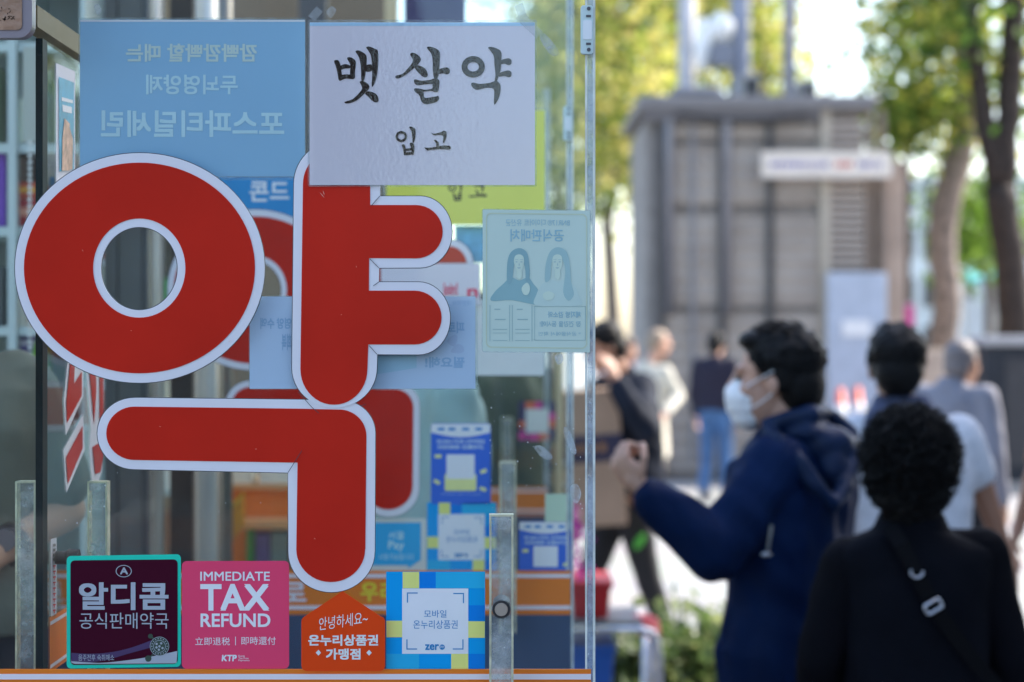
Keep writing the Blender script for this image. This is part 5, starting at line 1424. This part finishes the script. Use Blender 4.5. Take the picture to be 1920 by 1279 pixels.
# rail and hoop on the roof
tb = MB(); zr = ZT + .16
tb.tube([(P(1255, 0, YE).x, YE, 2), (P(1255, 0, YE).x, YE, P(0, 190, YE).z), (P(1268, 0, YE).x, YE, P(0, 172, YE).z), (P(1345, 0, YE).x, YE, P(0, 172, YE).z), (P(1362, 0, YE).x, YE, P(0, 190, YE).z), (P(1362, 0, YE).x, YE, 2)], .06, 12)
link('hoop_rail', tb.mesh('t', True), mat('pale_pipe', (.22, .22, .24), .4, .5, .4), vt)
tb = MB()
tb.tube([(P(1500, 0, YE).x, YE + .3, P(0, 178, YE).z), (P(1660, 0, YE).x, YE + .3, P(0, 180, YE).z)], .03, 8)
for p in (1500, 1555, 1610, 1655): tb.tube([(P(p, 0, YE).x, YE + .3, zr), (P(p, 0, YE).x, YE + .3, P(0, 178, YE).z)], .03, 8)
link('roof_rail', tb.mesh('t', True), mat('grey_rail', (.25, .25, .27), .5), vt)
for a, b, h_ in ((1402, 1436, .34), (1512, 1544, .26)):
    u = link('roof_unit', MB().box((P(a, 0, YE).x, YE + .5, zr + .002), (P(b, 0, YE).x, YE + 1.1, zr + h_)), mat('unit_grey', (.32, .31, .30), .6, var=.2), vt, bevel=.01)
    link('grille', MB().box((P(a + 5, 0, YE).x, YE + .485, zr + .06), (P(b - 5, 0, YE).x, YE + .499, zr + h_ - .06)), mat('dark_grille', (.05, .05, .05), .7), u)
link('cable', MB().tube([(P(1268 + i * 28, 0, YE).x, YE - .11, ZT - .05 - .10 * math.sin(i / 9 * math.pi)) for i in range(10)], .012, 8), mat('black_cable', (.02, .02, .02), .6), vt)
link('conduit', MB().tube([(P(1300, 0, YE).x, YE + .03, .2), (P(1300, 0, YE).x, YE + .03, ZT - .15)], .022, 8), mat('grey_rail', (.25, .25, .27), .5), vt)
pn = MB().box((P(1548, 0, YE).x, YE - .12, 0.2), (P(1660, 0, YE).x, YE - .05, P(0, 512, YE).z))
inf = thing('info_board', 'pale blue grey board standing at the right end of the structure', 'board', (P(1604, 0, YE).x, YE - .1, 0))
link('board', pn, mat('pale_blue_board', (.40, .45, .54), .5), inf, bevel=.02)
link('notice', MB().box(P(1580, 600, YE - .14), P(1632, 630, YE - .125)), mat('white_notice', (.75, .75, .76), .6), inf)
bn = thing('banner', 'cream banner with red and blue print hung across the grey structure', 'banner', P(1550, 335, YE - .2))
link('cloth', MB().box(P(1428, 284, YE - .22), P(1672, 333, YE - .19)), mat('cream_cloth', (.74, .66, .57), .8), bn)
r0 = random.Random(4); b1 = MB(); b2 = MB()
for i in range(19):
    x = 1446 + i * 11; q = b2 if 11 <= i <= 13 else b1
    if i in (10, 14): continue
    q.box(P(x, 303, YE - .228), P(x + 7, 306, YE - .222)); q.box(P(x + r0.uniform(0, 5), 306, YE - .228), P(x + 6.5, 313, YE - .222)); q.box(P(x, 312, YE - .228), P(x + 6, 315, YE - .222))
link('print', b1, mat('violet_blue_print', (.2, .18, .42), .7), bn); link('print', b2, mat('bright_red_print', (.6, .08, .06), .7), bn)

# lamp posts and globes above the structure
def lamp(label, px, r, globes, m, Y=26., top=-200):
    t = thing('lamp_post', label, 'lamp post', (P(px, 0, Y).x, Y, 0), 'posts above the grey structure')
    link('pole', MB().tube([(P(px, 0, Y).x, Y, 0), (P(px, 0, Y).x, Y, P(0, top, Y).z)], r, 16).mesh('p', True), m, t)
    for gx, gy, rx, rz in globes:
        c = P(gx, gy, Y - .2)
        hdm = MB().ell(c, (rx * K * Y, rx * K * Y, rz * K * Y)); link('globe', hdm.mesh('g', True), mat('white_globe', (.88, .87, .84), .25, .5), t)
        link('bracket', MB().tube([(P(px, 0, Y).x, Y, c.z), (c.x, Y - .05, c.z)], .04, 8), m, t)
lamp('pale thick post with an egg-shaped white lamp above the roof hoop', 1288, .11, [(1318, 84, 17, 52)], mat('pale_grey_post', (.50, .48, .48), .5))
lamp('blue grey thick post with a round white lamp', 1388, .13, [(1352, 52, 25, 28)], mat('blue_grey_post', (.24, .26, .32), .5))
lamp('slim grey post behind the right half of the structure', 1480, .085, [], mat('slim_grey_post', (.24, .23, .25), .5))
jb = MB().box(P(1335, 78, 25.6), P(1372, 128, 25.9)); tag(link('junction_box', jb, mat('grey_junction', (.22, .23, .27), .5), loc=P(1350, 128, 25.6), bevel=.02), 'grey box under the round white lamp', 'box')


# ------------------------------------------------------------------ trees
def tree(label, limbs, crowns, barkm, leafm, Y, seed, nleaf=60, size=.12, spread=.28, group='street trees'):
    """limbs: list of ([(px,py,dY)...],[radius px]) ; crowns: list of (px0,py0,px1,py1,dY0,dY1,number of clumps)"""
    r0 = np.random.default_rng(seed)
    b0 = limbs[0][0][0]; base = P(b0[0], 0, Y); t = thing('tree', label, 'tree', (base.x, Y, 0), group)
    tk = MB()
    for pts, rad in limbs:
        pp = [P(x, y, Y + d) if y is not None else Vector((P(x, 0, Y).x, Y + d, 0)) for x, y, d in pts]
        # resample smoothly with a little wobble
        out = []; ro = []
        for i in range(len(pp) - 1):
            for k in range(4):
                f = k / 4; out.append(pp[i].lerp(pp[i + 1], f) + Vector(r0.normal(0, .012, 3))); ro.append((rad[i] * (1 - f) + rad[i + 1] * f) * K * Y)
        out.append(pp[-1]); ro.append(rad[-1] * K * Y)
        tk.tube(out, ro, 14)
    ce = []
    for x0, y0, x1, y1, d0, d1, k in crowns:
        for _ in range(k):
            ce.append(P(r0.uniform(x0, x1), r0.uniform(y0, y1), Y + r0.uniform(d0, d1)))
    for c in ce[::3]:
        e = min((v for v in [Vector(q) for q in tk.v[::14]]), key=lambda v: (v - c).length + (1.5 if v.z > c.z else 0))
        tk.tube([e, e.lerp(c, .5) + Vector((0, 0, .05)), c], [.025, .016, .006], 6)
    link('trunk', tk.mesh('t', True), barkm, t)
    link('crown', leaf_cloud([tuple(c) for c in ce], nleaf, (spread, spread, spread * .8), size, r0), leafm, t)
    return t


BK1 = bark('dark_bark', (.035, .026, .022)); BK2 = bark('mottled_bark', (.25, .20, .17)); BK3 = bark('grey_bark', (.12, .10, .09))
tree('dark forked tree trunk nearest at the right edge', [([(1912, None, 0), (1908, 900, 0), (1902, 640, 0), (1892, 470, 0), (1874, 350, 0)], [40, 37, 33, 30, 30]), ([(1874, 360, 0), (1850, 240, 0), (1832, 120, 0), (1815, -20, 0), (1800, -300, .2)], [24, 20, 18, 18, 14]),
      ([(1880, 350, 0), (1892, 220, 0), (1900, 60, 0), (1905, -300, 0)], [25, 24, 23, 18])], [(1700, -420, 2000, 10, -1.0, 1.5, 26), (1690, 0, 1810, 80, -.5, 1., 6), (1840, 50, 1960, 260, .4, 1.6, 8)], BK1, LG, 26., 21, 46, .19, .46)
tree('leaning tree with pale mottled bark between the structure and the dark trunk', [([(1768, None, 0), (1770, 800, 0), (1768, 640, 0), (1775, 540, 0), (1762, 440, 0), (1790, 330, 0), (1812, 230, .1), (1808, 130, .2), (1790, -20, .3), (1760, -250, .4)], [30, 29, 27, 26, 27, 28, 26, 22, 18, 12])],
     [(1690, -250, 1860, 110, -1.2, 1.5, 18), (1690, 40, 1800, 245, -1., 1.5, 10), (1800, 100, 1890, 270, .5, 2., 7)], BK2, LG, 27.5, 22, 42, .19, .46)
tree('yellowing tree directly right of the glass edge', [([(1150, None, 0), (1152, 640, 0), (1140, 420, 0), (1165, 250, 0), (1150, -100, 0)], [14, 13, 12, 10, 6])], [(1060, -200, 1250, 330, -2, 2.5, 95), (1000, -250, 1120, 200, -2, 3, 45)], BK3, LY, 30., 23, 60, .17, .42)
tree('yellow green tree behind the lamp posts', [([(1420, None, 0), (1425, 400, 0), (1430, 150, 0), (1420, -200, 0)], [14, 13, 10, 6])], [(1220, -250, 1465, 150, -2, 2.5, 95), (1380, 80, 1470, 190, -1, 2, 16)], BK3, LY, 34., 24, 60, .17, .45)
tree('green tree behind the upper left of the structure, seen through the glass', [([(1040, None, 0), (1045, 400, 0), (1040, 0, 0)], [12, 11, 7])], [(960, 120, 1120, 420, -2, 2, 46)], BK3, LD, 36., 25, 55, .17, .45)
tree('bright green low tree right of the mottled trunk', [([(1850, None, 0), (1852, 560, 0), (1845, 420, 0)], [9, 8, 5])], [(1790, 390, 1890, 470, -1.5, 1.5, 26), (1800, 360, 1840, 400, -1, 1, 6)], BK3, leaf_mat('fresh_leaves', [(.07, .16, .015), (.14, .26, .03), (.2, .3, .04)]), 30., 26, 50, .16, .3)
tree('small green tree between the banner end and the mottled trunk', [([(1702, None, 0), (1703, 400, 0), (1700, 200, 0)], [7, 7, 5])], [(1668, 150, 1760, 250, -1, 1, 18), (1680, 215, 1725, 258, -1, 1, 6)], BK3, LG, 28., 27, 50, .16, .3)

# ------------------------------------------------------------------ far things at the right
fb = thing('far_building', 'pale far building between the tree trunks', 'building', (P(1760, 0, 70.).x, 70, 0))
link('wall', MB().box((P(1640, 0, 70).x, 70, 0), (P(2050, 0, 70).x, 80, P(0, 330, 70).z)), mat('pale_plaster', (.62, .66, .64), .8, var=.15, scale=.5), fb)
for r_i in range(4):
    w = MB()
    for c_i in range(9): w.box((P(1655 + c_i * 38, 0, 70).x, 69.95, 1.2 + r_i * 1.7), (P(1675 + c_i * 38, 0, 70).x, 69.99, 2.2 + r_i * 1.7))
    link('window_row', w, MATS['office_window_glass'], fb)
cbx = thing('utility_cabinet', 'dark grey street utility cabinet with a lighter top at the right edge', 'cabinet', (P(1925, 0, 22.).x, 22, 0))
link('cabinet_body', MB().box((P(1848, 0, 22).x, 22, .12), (P(2010, 0, 22).x, 22.7, P(0, 648, 22).z)), mat('slate_cabinet', (.03, .034, .042), .6, .1, var=.15), cbx, bevel=.02)
link('cabinet_top', MB().box((P(1843, 0, 22).x, 21.95, P(0, 648, 22).z + .001), (P(2016, 0, 22).x, 22.75, P(0, 630, 22).z)), mat('light_cabinet_top', (.36, .36, .38), .5), cbx, bevel=.02)
link('plinth', MB().box((P(1840, 0, 22).x, 21.9, 0), (P(2020, 0, 22).x, 22.8, .119)), mat('concrete_plinth', (.3, .29, .28), .8), cbx)
link('cabinet_door', MB().box((P(1885, 0, 22).x, 21.985, .3), (P(2000, 0, 22).x, 21.998, P(0, 672, 22).z)), mat('slate_door', (.055, .055, .06), .6, .1), cbx)
lw = MB().box((P(1695, 0, 26).x, 26, 0), (P(1845, 0, 26).x, 26.5, P(0, 655, 26).z))
tag(link('low_wall', lw, mat('beige_stone', (.42, .37, .33), .8, var=.2, scale=3), loc=(P(1770, 0, 26).x, 26, 0), bevel=.02), 'low beige stone wall behind the grey-haired person', 'wall')
pk = thing('pink_banner', 'magenta hanging flags right of the pale blue board', 'flag', P(1682, 618, 27.))
for a in (1652, 1687): link('flag', MB().box(P(a, 572, 27.), P(a + 26, 618, 27.02)), mat('magenta_cloth', (.55, .04, .32), .7), pk)
link('pole', MB().tube([(P(1650, 0, 27).x, 27.04, P(0, 570, 27).z), (P(1716, 0, 27).x, 27.04, P(0, 570, 27).z)], .02, 8).tube([(P(1714, 0, 27).x, 27.04, 0), (P(1714, 0, 27).x, 27.04, P(0, 566, 27).z)], .03, 8), M_metal, pk)


def cone(label, px, Y):
    c = P(px, 0, Y); t = thing('traffic_cone', label, 'cone', (c.x, Y, 0), 'orange traffic cones')
    link('base', MB().box((c.x - .19, Y - .19, 0), (c.x + .19, Y + .19, .04)), MATS['black_rubber'], t, bevel=.01)
    link('cone_body', MB().tube([(c.x, Y, .041), (c.x, Y, 1.16)], [.16, .035], 24).mesh('c', True), mat('orange_plastic', (.75, .09, .03), .5), t)
    for za, zb_ in ((.5, .66), (.82, .98)):
        ra = .16 - .125 * (za - .041) / 1.12 + .004; rb = .16 - .125 * (zb_ - .041) / 1.12 + .004
        link('white_collar', MB().tube([(c.x, Y, za), (c.x, Y, zb_)], [ra, rb], 24).mesh('c', True), mat('white_collar', (.75, .74, .72), .5), t)
cone('left orange traffic cone between the two nearer heads', 1576, 22.)
cone('right orange traffic cone between the two nearer heads', 1608, 22.6)
sb = thing('street_stall', 'far street stall with a teal awning beside the dark trunk', 'stall', (P(1840, 0, 40.).x, 40, 0))
link('awning', MB().add([P(1806, 528, 39.2), P(1870, 520, 39.2), P(1870, 505, 41), P(1806, 508, 41), P(1806, 534, 39.2), P(1870, 526, 39.2), P(1870, 509, 41), P(1806, 512, 41)], [(0, 1, 2, 3), (4, 7, 6, 5), (0, 4, 5, 1), (1, 5, 6, 2), (2, 6, 7, 3), (3, 7, 4, 0)]), mat('teal_awning', (.03, .28, .27), .6), sb)
link('counter', MB().box(P(1808, 560, 39.5), (P(1868, 0, 39.5).x, 41, 0)), mat('pale_counter', (.55, .6, .64), .6), sb)
for a in (1809, 1866): link('post', MB().tube([(P(a, 0, 39.4).x, 39.4, 0), (P(a, 0, 39.4).x, 39.4, P(0, 525, 39.4).z)], .03, 8), M_metal, sb)

for o in S.objects:
    if '_o' in o: del o['_o']
